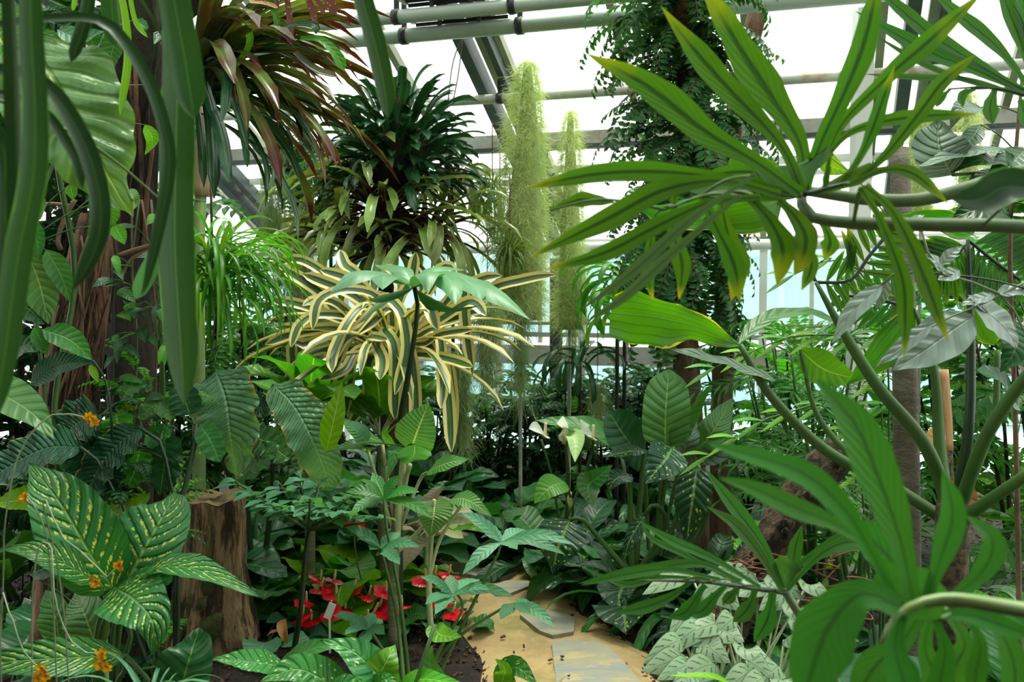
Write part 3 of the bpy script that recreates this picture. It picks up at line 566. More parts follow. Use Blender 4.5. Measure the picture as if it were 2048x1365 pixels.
# trunk clad in climbing fern
def fernpole(name,label,pts,wp,m,n,ys,seed,key,L,xr=30):
    d=pts[0][2]; t=thing(name,label,'tree',gr(pts[0][0],d)); treetube(t,'trunk',pts,wp,m,.1,seg=30); rs=random.Random(seed); sp=[(p[1],p[0]) for p in pts]; sp.sort()
    for i in range(n):
        y=ys[0]+(ys[1]-ys[0])*(i+rs.random())/n; x=np.interp(y,[a for a,b in sp],[b for a,b in sp])+rs.uniform(-xr,xr); p=P(x,y,float(np.interp(y,[q[1] for q in pts[::-1]],[q[2] for q in pts[::-1]])))
        a=rs.uniform(0,6.28); p=p+V(math.cos(a),math.sin(a),0)*.07*rs.random(); put(t,rs.choice(FV[key]),p-t.location,a,rs.uniform(-.35,.5),rs.uniform(*L),'frond',rs.uniform(-.3,.3))
    return t
t=fernpole('fern_clad_tree','slim brown trunk clad in cascading small-leaved climbing fern',[(1385,1060,4.95),(1375,780,4.95),(1368,560,4.95),(1376,360,4.95),(1372,150,4.9),(1360,20,4.7),(1358,-30,4.62)],[66,58,50,46,44,42,40],M['bark3'],270,(-40,560),11,'pinnate',(.28,.56))
rs=random.Random(4)
for i in range(28):
    y=rs.uniform(380,620); p=P(1372+rs.choice((-1,1))*rs.uniform(15,85),y,4.85); put(t,rs.choice(FV['pinnate']),p-t.location,rs.uniform(0,6.28),-1.1,rs.uniform(.4,.6),'frond')
t=thing('leaning_trunk','bare brown trunk leaning beside the fern-clad tree top','tree trunk',gr(1440,5.05)); treetube(t,'trunk',[(1440,1050,5.05),(1450,600,5.05),(1462,300,5.05),(1500,90,5.05),(1525,0,5.05),(1535,-30,5.05)],[44,42,40,38,38,38],M['bark3'],.12)
# fuzzy columns
def column(x,y0,y1,d,w_,label,n=3200,seed=0,lean=0):
    t=thing('fuzzy_column',label,'plant',gr(x,d),'fuzzy pale green columns')
    base=P(x+lean,y1,d); top=P(x,y0,d); zb=base.z; R=w_/2*d/F
    pts=[(x+lean,y1,d),(x+lean*.6,y1*.6+y0*.4,d),(x,y0*.7+y1*.3,d),(x,y0*.93+y1*.07,d),(x,y0,d)]
    ptube(t,'stem',pts,[w_*.86,w_*.86,w_*.66,w_*.42,w_*.16],M['core'],n=12,seg=20,rough=.08)
    tube(t,'trunk',[gr(x+lean,d),base+V(0,0,.02)],min(.011,R*.4),M['galv'],n=8)
    a=np.array(P(x,y0,d)); b=np.array(P(x+lean,y1,d)); 
    def c(rs):
        s=rs.rand()**1.; q=a+(b-a)*s; rr_=R*np.interp(s,[0,.03,.1,.3,.6,1],[.18,.35,.5,.74,.9,.9]); an=rs.rand()*6.28; return q+np.array([math.cos(an)*rr_,math.sin(an)*rr_,0])
    def dr(rs,p):
        s=(p[2]-b[2])/(a[2]-b[2]); ax=b+(a-b)*s; e=p-ax; e/=np.linalg.norm(e)+1e-9; return e*.8+rs.normal(size=3)*.55
    v,f=strands(c,n,dr,.065,.0016,seed,.45,.7)
    o=obj('hairs',mesh('hairs',v-origin(t),f,M['hairs'],np.tile([.5,.5],(len(v),1)),smooth=False),t); o['kind']='stuff'
column(1055,124,640,5.68,94,'tallest fuzzy pale green column with rounded tip beside rafter',9000,1,-14)
column(1141,222,660,6.1,56,'slimmer fuzzy pale green column next to the tallest one',5000,2,-2)
column(1938,182,420,5.35,46,'fuzzy pale column behind the blue-grey vine leaves',1600,3)
column(1842,226,430,5.25,42,'short fuzzy pale column behind the grey quilted leaf',1500,4)
column(612,254,560,6.75,22,'small distant fuzzy column left of the bromeliad tower',700,5); column(645,258,560,6.85,22,'thin distant fuzzy column nearest the bromeliad tower',700,6)
# Spanish moss curtains
def mosscurtain(x,y0,y1,d,w_,label,n,seed,mt='spanish'):
    top=P(x,y0,d); L=(y1-y0)*d/F; R=w_/2*d/F; t=thing('moss_curtain',label,'moss',top,'hanging moss curtains'); a=np.array(top)
    tube(t,'hanger',[top+V(0,0,.35),top],.003,M['twig'],n=5)
    def c(rs): an=rs.rand()*6.28; r_=R*rs.rand()**.5; s=rs.rand()**1.2; return a+np.array([math.cos(an)*r_*(1-.5*s),math.sin(an)*r_*(1-.5*s),-s*L*.8])
    v,f=strands(c,n,lambda rs,p:np.array([rs.normal()*.35,rs.normal()*.35,-1]),L*.22,.0014,seed,.2,.6)
    o=obj('moss',mesh('moss',v-a,f,M[mt],np.tile([.5,.5],(len(v),1)),smooth=False),t); o['kind']='stuff'
mosscurtain(975,590,800,5.2,56,'grey-green moss hanging right of the yellow-striped bromeliad',1500,1)
mosscurtain(922,700,920,4.9,44,'long tapering moss hanging in front of striped leaves',1500,2)
mosscurtain(545,330,500,5.6,56,'pale moss hanging beneath the bronze bromeliad leaf tips',900,3)
mosscurtain(590,420,700,6.2,90,'wide moss curtain hanging left of the burgundy bromeliad',1800,4)
mosscurtain(620,560,860,6.0,80,'low moss curtain hanging behind the striped bromeliad',1600,5)
mosscurtain(1145,480,760,6.6,40,'thin moss strand hanging below the slimmer fuzzy column',900,6)
mosscurtain(1195,760,900,5.9,50,'short moss tuft hanging in the shade by the window',700,7)
mosscurtain(560,240,340,6.4,34,'wispy moss tuft hanging high beside the bronze leaves',500,8)
mosscurtain(1040,560,830,5.6,46,'sparse moss wisps below the grassy air-plant ball',1100,9)
# ================================================================ bromeliad tower
t=thing('burgundy_bromeliad','burgundy-stalked bromeliad clump on the trunk below the dark bromeliad ball','bromeliad',gr(770,5.6)); low=t
treetube(t,'support_trunk',[(770,1000,5.6),(775,800,5.6),(772,600,5.6),(785,400,5.6),(800,180,5.6)],[40,36,30,30,16],M['bark'],.2)
t=thing('dark_bromeliad','dense ball of glossy dark green bromeliad leaves topping the trunk','bromeliad',P(798,400,5.6)); rs=random.Random(21); vs=variants('stiffw',[M['brom']]); 
for i in range(300):
    lat=math.asin(-.6+1.58*(i+rs.random())/300); a=i*2.39996+rs.uniform(-.4,.4); k=rs.uniform(.38,.9)
    p=P(798,310,5.6)+V(math.cos(a)*math.cos(lat)*.36*k,math.sin(a)*math.cos(lat)*.36*k,math.sin(lat)*.38*k)
    put(t,rs.choice(vs),p-t.location,a,lat*.7+rs.uniform(-.35,.3),rs.uniform(.20,.29),'leaf',rs.uniform(-.4,.4))
ball(t,'root_ball',P(798,315,5.6),(.17,.17,.24),M['bark'],3); vs=variants('archn',[M['bromb']]); t=low; ball(t,'root_ball',P(768,470,5.6),(.2,.16,.12),M['bark'],5)
for ci,(cx,cy) in enumerate(((690,480),(765,430),(850,470),(775,500),(730,380))):
    for i in range(44 if ci<4 else 24):
        a=i*2.39996+rs.uniform(-.4,.4); p=P(cx,cy+rs.uniform(-15,15),5.6-.1*(ci%2))+V(math.cos(a)*.06,math.sin(a)*.06,0)
        put(t,rs.choice(vs),p-t.location,a,rs.uniform(-.75,.5),rs.uniform(.34,.66),'leaf',rs.uniform(-.3,.3))
# bronze bromeliad in the tree
t=thing('bronze_bromeliad','bronze and green bromeliad perched in the dark tree fork','bromeliad',P(395,150,3.3))
rosette(t,95,'arch2',['bromr'],(.42,.74),tilt=(-35,30),az=(-70,60),spread=.08,z=(-.1,.08),seed=31); rosette(t,26,'arch2',['brom'],(.4,.6),tilt=(-50,10),az=(-80,60),spread=.08,z=(-.14,.02),seed=32)
tube(t,'stock',[P(350,90,3.45),P(395,150,3.3)],[.05,.03],M['bark2'],n=8,rough=.2)
for pts,w_ in (([(570,-30),(580,40),(583,88)],13),([(600,-40),(625,20),(632,55)],14),([(640,-40),(660,5),(672,32)],20),([(555,-30),(552,0),(556,20)],11),([(672,30),(690,40),(700,52)],9),([(405,30),(425,60),(450,110),(460,138)],13),([(610,-30),(640,10),(648,30)],12)):
    leaf(t,pts,w_,M['pinkspeck'],'strap',d=3.1,N=TO_CAM,nu=2,nv=8)
for pts,w_,m in (([(600,80),(640,82),(672,110),(688,142)],24,'bright'),([(455,30),(490,50),(500,90),(470,140)],16,'lime'),([(520,10),(545,20),(555,45),(552,65)],14,'bright'),([(500,5),(530,8),(555,16)],14,'gold'),([(590,105),(630,140),(675,155)],22,'bromr'),([(560,60),(600,50),(630,55),(632,68)],22,'brom'),([(500,180),(480,230),(492,300),(495,335)],14,'blue')):
    leaf(t,pts,w_,M[m],'strapr',d=3.05,N=(0,-.7,.7),nu=3,nv=12,cup=.4)
# yellow-striped bromeliad
t=thing('striped_bromeliad','big bromeliad with arching green leaves edged in cream yellow','bromeliad',P(785,715,4.7))
tube(t,'support_pole',[gr(785,4.72),P(785,700,4.72)],.04,M['bark2'],n=10,rough=.15)
SB=[([(720,600),(605,548)],0),([(700,590),(600,520),(525,545)],-.2),([(690,640),(640,585),(555,530)],0),([(680,640),(600,610),(535,600)],.1),([(690,620),(640,600),(605,612)],.2),([(700,660),(620,660),(550,655)],0),([(690,662),(600,665),(530,690)],.15),([(690,668),(610,690),(585,690),(592,780)],.1),([(720,640),(640,630),(600,650),(582,695)],.2),
([(800,600),(822,560),(832,505)],.0),([(860,580),(880,540),(900,535),(912,550)],.1),([(900,600),(960,560),(1004,552)],.1),([(960,590),(1050,560),(1112,550)],.2),([(900,620),(950,580),(980,565)],.1),([(900,640),(945,625),(970,625)],.1),([(880,640),(940,605),(972,632)],.2),([(850,620),(890,610),(925,560),(930,640),(945,750)],.1),
([(780,620),(740,650),(690,680),(668,725)],.3),([(770,600),(730,640),(690,690),(665,750)],.3),([(760,600),(800,620),(815,700),(790,790)],.35),([(750,680),(765,720),(760,760)],.35),([(745,700),(740,675),(775,680)],.35),([(770,660),(790,700),(790,840)],.3),([(830,640),(850,600),(875,660)],.35),([(820,700),(830,770),(832,870)],.3),([(870,660),(885,760),(882,818)],.35),([(870,680),(895,780),(903,905)],.3),([(880,700),(905,790),(900,900)],.2),
([(840,690),(880,670),(945,660)],.3),([(840,710),(900,720),(945,735)],.35),([(720,700),(690,740),(640,760)],.3),([(710,720),(700,770),(690,830)],.1),([(700,730),(670,780),(650,790)],.0),([(800,720),(815,780),(812,860)],.3),([(720,560),(690,530),(680,500)],-.2),([(740,590),(700,560),(640,540)],-.1),([(800,590),(790,550),(770,530)],-.2),([(690,700),(640,700),(590,720)],.0),([(740,720),(735,790),(700,850)],-.1),([(760,600),(700,580),(640,600),(625,660)],.25),([(735,615),(700,640),(668,705),(664,745)],.4)]
for i,(pts,dz) in enumerate(SB):
    n=len(pts); c0=(785+random.Random(i).uniform(-25,25),700+random.Random(i+99).uniform(-30,20),4.7)
    q=[c0]+[(x,y,4.7-dz*(k+1)/n*1.3) for k,(x,y) in enumerate(pts)]
    leaf(t,q,random.Random(i).uniform(21,28),M['varieg'],'strapr',N=(0,-.9,.45),nu=4,nv=18,cup=.35)
rosette(t,34,'arch2',['varieg'],(.55,.85),tilt=(-20,35),az=(0,360),spread=.05,seed=41)
# bright strappy epiphyte
t=thing('strappy_epiphyte','bright green strappy epiphyte clump hanging beside long dark strap leaf','plant',P(425,545,4.0))
rosette(t,160,'archf',['grass'],(.24,.44),tilt=(-85,12),az=(-150,110),spread=.12,z=(-.12,.15),seed=51); rosette(t,30,'blade',['straplime'],(.3,.55),tilt=(-90,0),spread=.1,seed=52)
tube(t,'hanger',[P(425,545,4.0)+V(0,0,1.6),P(425,545,4.0)],.006,M['twig'],n=5)
for k,(x,) in enumerate([(415,),(425,),(430,)]): ptube(t,'root',[(x,590,3.9),(x+4,640,3.9),(x-4+k*3,700,3.9)],3,M['twig'],n=5)
# air plants
for (x,y,d,L,lb,sd) in ((1020,505,5.5,.28,'round air plant of fine grassy threads near tall fuzzy column',1),(985,385,6.1,.30,'shaggy air plant with dry threads behind the bromeliad tower',2),(1000,450,5.9,.24,'small air plant tuft tucked between column and tower',3),(1095,420,6.2,.22,'upright air plant between the two fuzzy columns',4)):
    t=thing('air_plant',lb,'plant',P(x,y,d),'air plants'); rosette(t,110,'blade',['thread'],(L*.6,L),tilt=(-130,30),spread=.05,z=(-.06,.06),seed=60+sd); tube(t,'hanger',[P(x,y,d)+V(0,0,.45),P(x,y,d)],.004,M['twig'],n=5)
# culm with sheath
t=thing('cane_stem','pale green cane with dry brown papery sheath','plant',gr(405,4.6)); ptube(t,'cane',[(398,900,4.6),(397,600,4.6),(399,420,4.6),(410,300,4.6),(420,150,4.6)],[26,26,25,24,22],M['culm'],n=12,foot=True); ptube(t,'sheath',[(404,392,4.6),(413,320,4.59),(420,215,4.58)],[42,46,44],M['sheath'],n=12,seg=8,rough=.03)
for y in (404,470,540): ptube(t,'node',[(398,y,4.6),(398.4,y-4,4.6)],29,M['culm'],n=12,seg=1)
# ================================================================ foreground strap-leaved plant, upper left
t=thing('strap_leaf_plant','overhanging plant with long broad dark green strap leaves','plant',P(190,-330,1.25))
tube(t,'hanger',[P(190,-330,1.25)+V(0,0,.5),P(190,-330,1.25)],.006,M['twig'],n=5)
H=(190,-330,1.25)
for pts,w_,m,pf,dd,N in (
 ([(60,-120),(62,60),(70,220),(66,360),(35,520),(8,720),(-20,860)],54,'strapl','strap',.95,(.5,-1,.2)),
 ([(20,-60),(30,200),(35,420),(28,640),(-5,790)],50,'strapf','strap',1.05,(-.4,-1,.2)),
 ([(-60,80),(0,52),(110,38),(200,42),(250,85),(300,170),(330,260),(338,350),(300,540),(283,590)],27,'strapf','strap',1.25,(.2,-.9,.5)),
 ([(-40,140),(40,148),(100,180),(150,250),(185,330),(202,420),(190,500),(147,580)],40,'strapf','strap',1.1,(.3,-1,.4)),
 ([(-40,185),(30,195),(90,228),(130,280),(158,330),(165,378)],22,'strapf','strap',1.3,(.1,-.9,.6)),
 ([(330,-120),(352,20),(372,130),(388,236)],66,'strapl','strap',1.15,(.2,-1,.2)),
 ([(345,-80),(355,120),(352,300),(350,480),(358,640),(364,735),(368,808)],72,'strapl','strap',1.35,(.6,-1,.1)),
 ([(340,100),(336,300),(330,480),(345,640),(352,700)],36,'strapf','strap',1.40,(-.9,-1,.1)),
 ([(690,-160),(720,-20),(748,80),(768,170),(776,236)],44,'strapl','strap',1.25,(.3,-1,.2)),
 ([(180,-80),(178,0),(165,60),(142,124)],28,'strapf','strap',1.3,(.4,-.9,.3)),
 ([(214,-80),(222,0),(228,60),(230,92)],42,'strapl','strap',1.45,(-.2,-1,.2)),
 ([(235,-40),(250,30),(256,120),(240,230)],16,'straplime','strap',2.2,(.3,-1,.2)),
 ([(155,-40),(150,0),(146,22)],10,'straplime','strap',2.2,(.3,-1,.2)),
 ([(255,-40),(270,40),(295,75)],10,'straplime','strap',2.2,(.3,-1,.2)),
 ([(355,430),(320,500),(290,560),(272,598)],36,'blue','strap',1.6,(.3,-1,.3)),
 ([(-20,250),(15,330),(20,480),(0,640)],46,'strapf','strap',1.35,(.3,-1,.2))):
    q=[(x,y,dd) for x,y in pts]; leaf(t,q,w_,M[m],pf,N=N,nu=4,nv=26,cup=.35)
for pts in ([(190,-330),(330,-260),(330,-120)],[(190,-330),(100,-240),(60,-120)],[(190,-330),(500,-330),(690,-160)],[(190,-330),(200,-200),(180,-80)],[(190,-330),(0,-150),(-60,80)],[(190,-330),(300,-240),(345,-80)],[(190,-330),(210,-200),(214,-80)],[(190,-330),(0,-200),(-40,140)],[(190,-330),(-40,-100),(-40,185)],[(190,-330),(60,-200),(20,-60)]):
    leaf(t,[(x,y,1.2) for x,y in pts],30,M['strapf'],'strapr',name='leaf_base',N=(0,-1,.3),nu=2,nv=8)
# ================================================================ climbers on the left trunk
t=thing('crinkled_aroid','climbing aroid with giant glossy crinkled pale green leaf','plant',gr(150,3.0))
ptube(t,'stem',[(120,1000,3.1),(110,800,3.1),(150,560,3.1),(120,360,3.0),(90,200,3.0),(60,60,3.0)],[14,14,12,12,12,12],M['stemg'],n=7,foot=True)
leaf(t,[(50,70,2.5),(110,165,2.42),(165,262,2.38),(212,345,2.4),(258,428,2.5)],235,M['quilt'],'ovate',N=(.35,-1,.35),nu=16,nv=60,cup=-.05,wave=.16,wf=4,wob=.04,pleat=(.045,8,1.4))
leaf(t,[(-60,20,2.5),(0,80,2.5),(60,150,2.55)],150,M['palerib'],'ovate',N=(.2,-1,.5),nu=8,nv=16,wave=.08)
leaf(t,[(100,250,2.6),(115,310,2.55),(135,365,2.6)],80,M['mid'],'ovate',N=(-.4,-1,.2),nu=6,nv=12,wave=.1)
leaf(t,[(255,380,2.7),(268,400,2.65),(262,425,2.7)],28,M['palerib'],'ovate',N=TO_CAM)
t=thing('trunk_climber','climbing philodendron with matt green oval leaves around the trunk','plant',gr(100,3.05))
ptube(t,'stem',[(100,1000,3.1),(90,800,3.1),(70,600,3.1),(75,420,3.1),(160,200,3.2),(220,40,3.25)],[10,9,9,8,8,7],M['stemg'],n=6,foot=True)
for pts,w_,m in (([(55,505),(80,570),(98,650)],84,'quilt'),([(92,500),(122,550),(140,605)],46,'mid'),([(20,480),(30,520),(55,560)],50,'mid'),([(85,660),(140,680),(186,722)],54,'mid'),([(70,655),(85,690),(94,712)],34,'mid'),([(240,60),(225,100),(218,148)],48,'mid'),([(115,60),(160,75),(210,62)],50,'blue'),([(270,40),(290,55),(292,62)],26,'mid'),([(140,370),(145,390),(146,400)],24,'bright'),([(215,400),(222,430),(218,465)],38,'bright'),([(228,450),(240,470),(250,490)],30,'bright'),([(180,70),(186,90),(184,100)],30,'mid'),([(60,300),(50,360),(30,400)],60,'dark'),([(90,400),(60,430),(20,440)],60,'mid'),([(40,440),(70,470),(80,520)],40,'mid'),([(180,730),(195,760),(197,765)],16,'straplime'),([(60,770),(120,730),(190,725)],60,'ribbedd'),([(20,600),(60,620),(90,650)],60,'dark'),([(10,720),(50,690),(90,700)],50,'dark'),([(290,250),(305,280),(290,310)],28,'lime'),([(300,170),(325,220),(318,260)],30,'mid'),([(85,60),(110,85),(150,95)],40,'mid')):
    leaf(t,pts,w_,M[m],'ovate',d=2.95,N=(0.1,-.8,.6),nu=6,nv=12,cup=.2,wave=.08)
rs=random.Random(61)
for i in range(44):
    x=rs.uniform(222,335); y=rs.uniform(400,860); a=rs.uniform(0,6.28); l=rs.uniform(22,52); dd=3.27-rs.uniform(0,.12)
    leaf(t,[(x,y,dd),(x+math.cos(a)*l*.5,y+abs(math.sin(a))*l*.35,dd-.04),(x+math.cos(a)*l,y+abs(math.sin(a))*l,dd-.06)],rs.uniform(14,30),M[('dark','dark','mid','bright','ribbedd')[i%5]],'ovate',N=(rs.uniform(-.4,.4),-.7,.7),nu=4,nv=8)
for i in range(7):
    x=rs.uniform(230,320); ptube(t,'stem',[(x+rs.uniform(-20,20),950,3.3),(x+10,700,3.28),(x,540,3.3),(x-rs.uniform(-20,20),400,3.34)],4,M['twig' if i%2 else 'stemg'],n=5)
ptube(t,'petiole',[(70,440,3),(78,480,2.98),(62,505,2.95)],5,M['stemg'],n=5); ptube(t,'petiole',[(186,722,2.95),(210,760,2.98),(222,830,3.0),(224,900,3.1)],5,M['stemd'],n=5)
# ================================================================ ribbed anthuriums
t=thing('smooth_leaf_aroid','aroid with large smooth drooping matt leaf left of orchid stems','plant',gr(-110,2.3)); ptube(t,'petiole',[(-110,1700,2.3),(-115,1200,2.3),(-100,850,2.3),(-70,755,2.25)],[14,12,10,8],M['stemg'],n=7,foot=True)
leaf(t,[(-75,752,2.25),(10,792,2.2),(70,832,2.15),(108,880,2.12)],92,M['mid'],'ovate',N=(.1,-.6,.8),nu=8,nv=20,cup=.15,wave=.05)
leaf(t,[(-75,755,2.25),(-130,780,2.15),(-190,860,2.1)],90,M['mid'],'ovate',N=(-.1,-.6,.8),nu=8,nv=16,cup=.15)
t=thing('ribbed_anthurium','anthurium with two huge deeply ribbed blue-green leaves behind the stump','plant',gr(510,4.7))
for a,lf,w_,m in ((None,[(432,742,3.7),(452,800,3.62),(462,880,3.6),(472,955,3.7)],124,'ribbed'),(None,[(548,770,3.8),(590,815,3.75),(630,890,3.7),(664,985,3.8)],92,'ribbed'),(None,[(490,800,4.),(520,815,3.95),(555,812,3.95)],60,'ribbedd'),(None,[(505,870,4.),(540,890,4.),(580,920,4.)],70,'mid'),(None,[(470,960,4.),(510,930,3.95),(555,880,4.)],60,'mid')):
    leaf(t,lf,w_,M[m],'oblong',N=(-.15,-.7,.75),nu=8,nv=64,cup=.12,wave=.12,wf=6,wob=.05,pleat=(.05,17,2.2))
for pts in ([(505,1200,4.7),(470,1000,4.62),(428,850,4.2),(432,742,3.75)],[(520,1200,4.7),(545,960,4.5),(530,830,4.1),(548,770,3.85)],[(510,1200,4.7),(490,950,4.55),(490,800,4.)]): ptube(t,'petiole',pts,[13,11,9,8][:len(pts)],M['stemd'],n=7)
t=thing('ribbed_anthurium','dark ribbed anthurium with arching leaves left of the stump','plant',gr(352,3.25))
for lf,w_,m in (([(160,895,3.000),(100,895,2.975),(40,920,2.963),(-30,965,2.950)],96,'ribbedd'),([(282,858,3.075),(235,890,3.050),(195,940,3.038),(170,1005,3.038)],84,'ribbedd'),([(200,830,3.100),(150,850,3.075),(110,900,3.075)],110,'ribbedd'),([(175,880,3.100),(190,930,3.075),(200,1000,3.075)],120,'ribbedd'),([(232,828,3.100),(236,860,3.088),(225,905,3.088)],66,'bright'),([(355,830,3.125),(310,812,3.113),(278,840,3.100)],44,'mid'),([(275,815,3.150),(255,812,3.138),(235,825,3.138)],26,'lime'),([(245,800,3.150),(258,780,3.150),(290,770,3.150)],40,'mid'),([(330,870,3.150),(330,920,3.125),(320,990,3.125)],70,'dark'),([(280,900,3.125),(270,940,3.100),(255,975,3.100)],64,'bright'),([(380,830,3.125),(370,800,3.125),(355,770,3.125)],60,'dark'),([(330,850,3.150),(310,880,3.125),(345,860,3.125)],40,'mid'),([(400,850,3.150),(420,880,3.138),(440,925,3.125)],50,'mid')):
    leaf(t,lf,w_,M[m],'oblong',N=(0,-.75,.65),nu=6,nv=44,cup=.15,wave=.14,wf=5,wob=.03,pleat=(.05,11,1.8))
for pts in ([(352,1480,3.25),(260,1060,3.075),(230,990,3.050),(190,915,3.025),(160,895,3.000)],[(352,1480,3.25),(350,1060,3.125),(340,960,3.113),(318,880,3.100),(282,858,3.075)],[(352,1480,3.25),(350,1060,3.125),(365,990,3.125),(385,900,3.125),(392,850,3.125)],[(352,1480,3.25),(360,1060,3.125),(372,980,3.150),(400,850,3.150)],[(352,1480,3.25),(200,1060,3.100),(210,950,3.100),(200,830,3.100)]): ptube(t,'petiole',pts,[10]+[9,8,7,7][:len(pts)-1],M['stemd'],n=7)
# ================================================================ stump
c=G(430,1290); c=V(c.x,c.y,0); t=thing('cut_stump','weathered sawn-off tree stump with mossy base','stump',c); R=.145; z1=.66
prof=[(0,1.42),(.05,1.32),(.12,1.2),(.22,1.06),(.35,.98),(.5,.97),(.64,1.0),(.655,.97)]; vs=[];fs=[]; n=40; rs=np.random.RandomState(3); ang=rs.rand(6)*6.28
def sr(a,k): return 1+.10*math.sin(3*a+ang[0])+.07*math.sin(5*a+ang[1])+.055*math.sin(11*a+ang[2])+.035*math.sin(19*a+ang[3])
zz=np.linspace(0,1,22)
for iz,s in enumerate(zz):
    z=s*z1; k=np.interp(z,[p[0] for p in prof],[p[1] for p in prof])
    for j in range(n):
        a=6.2832*j/n; r=R*k*sr(a+.08*math.sin(z*9),0)*(1+.03*(rs.rand()-.5)*(1 if z<.64 else 0)); vs.append((math.cos(a)*r,math.sin(a)*r,z+(.015*math.sin(a*2+1)+.01*math.sin(a*7) if iz>19 else 0)))
fs=[(i*n+j,i*n+(j+1)%n,(i+1)*n+(j+1)%n,(i+1)*n+j) for i in range(21) for j in range(n)]
obj('trunk',mesh('trunk',vs,fs,M['stump']),t)
tv=[];rings=5
for k in range(rings+1):
    for j in range(n):
        a=6.2832*j/n; f_=1-k/rings*.97; b=vs[21*n+j]; tv.append((b[0]*f_,b[1]*f_,z1+(b[2]-z1)*f_-.02*(1-f_)+.004*math.sin(k*2.5+a*4)))
obj('cut_face',mesh('cut_face',tv,[(k*n+j,k*n+(j+1)%n,(k+1)*n+(j+1)%n,(k+1)*n+j) for k in range(rings) for j in range(n)]+[tuple(rings*n+j for j in range(n))],M['stumptop'],smooth=False),t)
for (a,zc,s) in ((-1.9,.22,.06),(-1.2,.12,.08),(-1.5,.3,.05),(-2.4,.1,.07),(-.9,.2,.05),(-1.65,.08,.07)):
    bm=[];bf=[];rs=np.random.RandomState(int(zc*100))
    for i in range(7):
        for j in range(10):
            th=math.pi*i/6; ph=6.2832*j/10; r=s*(1+.35*(rs.rand()-.5)); tu=r*math.sin(th)*math.cos(ph)*.8; ro=R*(1.12 if zc<.15 else 1.0)*sr(a,0)+r*math.sin(th)*math.sin(ph)*.28; bm.append((math.cos(a)*ro-math.sin(a)*tu,math.sin(a)*ro+math.cos(a)*tu,zc+r*math.cos(th)*.9))
    obj('moss_patch',mesh('moss_patch',bm,[(i*10+j,i*10+(j+1)%10,(i+1)*10+(j+1)%10,(i+1)*10+j) for i in range(6) for j in range(10)],M['moss']),t)
# ================================================================ variegated dieffenbachia, lower left
t=thing('dumb_cane','dumb cane with broad green leaves streaked yellow beside the stump','plant',gr(225,2.85))
for lf,w_,N,m,asy in (([(228,1182,2.7),(178,1105,2.62),(122,1010,2.62),(58,926,2.7)],150,(.25,-.8,.5),'dief',0),([(245,1180,2.72),(282,1110,2.7),(325,1035,2.75),(352,984,2.85)],176,(-.1,-.9,.4),'dief',0),([(252,1178,2.7),(320,1138,2.6),(400,1142,2.5),(522,1196,2.45)],80,(.1,-.45,.9),'dief',0),([(215,1182,2.65),(150,1140,2.55),(80,1105,2.5),(2,1098,2.5)],80,(-.1,-.6,.8),'dief',0),([(232,1178,2.65),(268,1200,2.5),(305,1245,2.42),(308,1312,2.42)],136,(.15,-.8,.6),'dief',0),([(250,1312,2.5),(150,1316,2.4),(40,1322,2.35),(-70,1335,2.35)],82,(0,-.75,.65),'dief',0),([(350,1440,2.4),(370,1350,2.4),(385,1300,2.42),(400,1255,2.5)],124,(-.1,-.9,.4),'dark',0),([(570,1335,2.7),(510,1325,2.65),(425,1318,2.6)],56,(0,-.6,.8),'spotm',0),([(100,1010,3.),(60,1000,2.95),(-20,1010,2.9)],66,(0,-.7,.7),'lime',0),([(150,1060,3.1),(110,1080,3.),(60,1040,3.)],70,(0,-.8,.6),'dief',0),([(195,1300,2.9),(170,1230,2.9),(150,1180,3.)],90,(0,-.9,.3),'quilt',0),([(120,1290,2.95),(110,1230,2.95),(90,1180,3.)],70,(0,-.9,.3),'quilt',0),([(205,1010,3.2),(240,1030,3.1),(290,1000,3.1),(300,985,3.1)],110,(0,-.7,.7),'lime',0),([(210,1060,3.2),(230,1080,3.15),(250,1065,3.15)],50,(0,-.8,.6),'lime',0),([(60,1150,3.0),(100,1130,3.0),(150,1090,3.)],50,(0,-.8,.5),'dark',0)):
    leaf(t,lf,w_,M[m],'ovate',N=N,nu=8,nv=44,cup=.22,wave=.05,wf=3,asym=asy,pleat=(.03,11,2.2))
for pts in ([(190,1400,2.8),(192,1280,2.75),(215,1182,2.66)],[(205,1400,2.8),(203,1280,2.75),(228,1182,2.7)],[(225,1400,2.8),(225,1280,2.75),(245,1180,2.72)],[(225,1400,2.8),(240,1260,2.75),(252,1178,2.7)],[(230,1400,2.8),(262,1270,2.7),(240,1200,2.66)],[(230,1400,2.8),(250,1340,2.6),(250,1312,2.5)],[(215,1400,2.8),(208,1250,3.),(195,1300,2.9)]): ptube(t,'petiole',pts,[14,11,9],M['stemg'],n=7,foot=True)
t=clump('grass_tuft','fine grassy tuft with thin arching blades below dumb cane','plant',P(290,1420,2.3),14,'blade',['blue'],(.16,.32),71,spread=.05,tilt=(-25,20))
t=clump('undergrowth_aroid','shaded dark broad-leaved aroid behind the dumb cane','plant',gr(-10,3.3),26,'broad',['dark','stemd'],(.35,.6),72,spread=.3)
t=clump('undergrowth_aroid','low dark aroid between dumb cane and fibrous trunk','plant',gr(40,3.95),26,'lance',['dark','stemd'],(.3,.5),73,spread=.3)
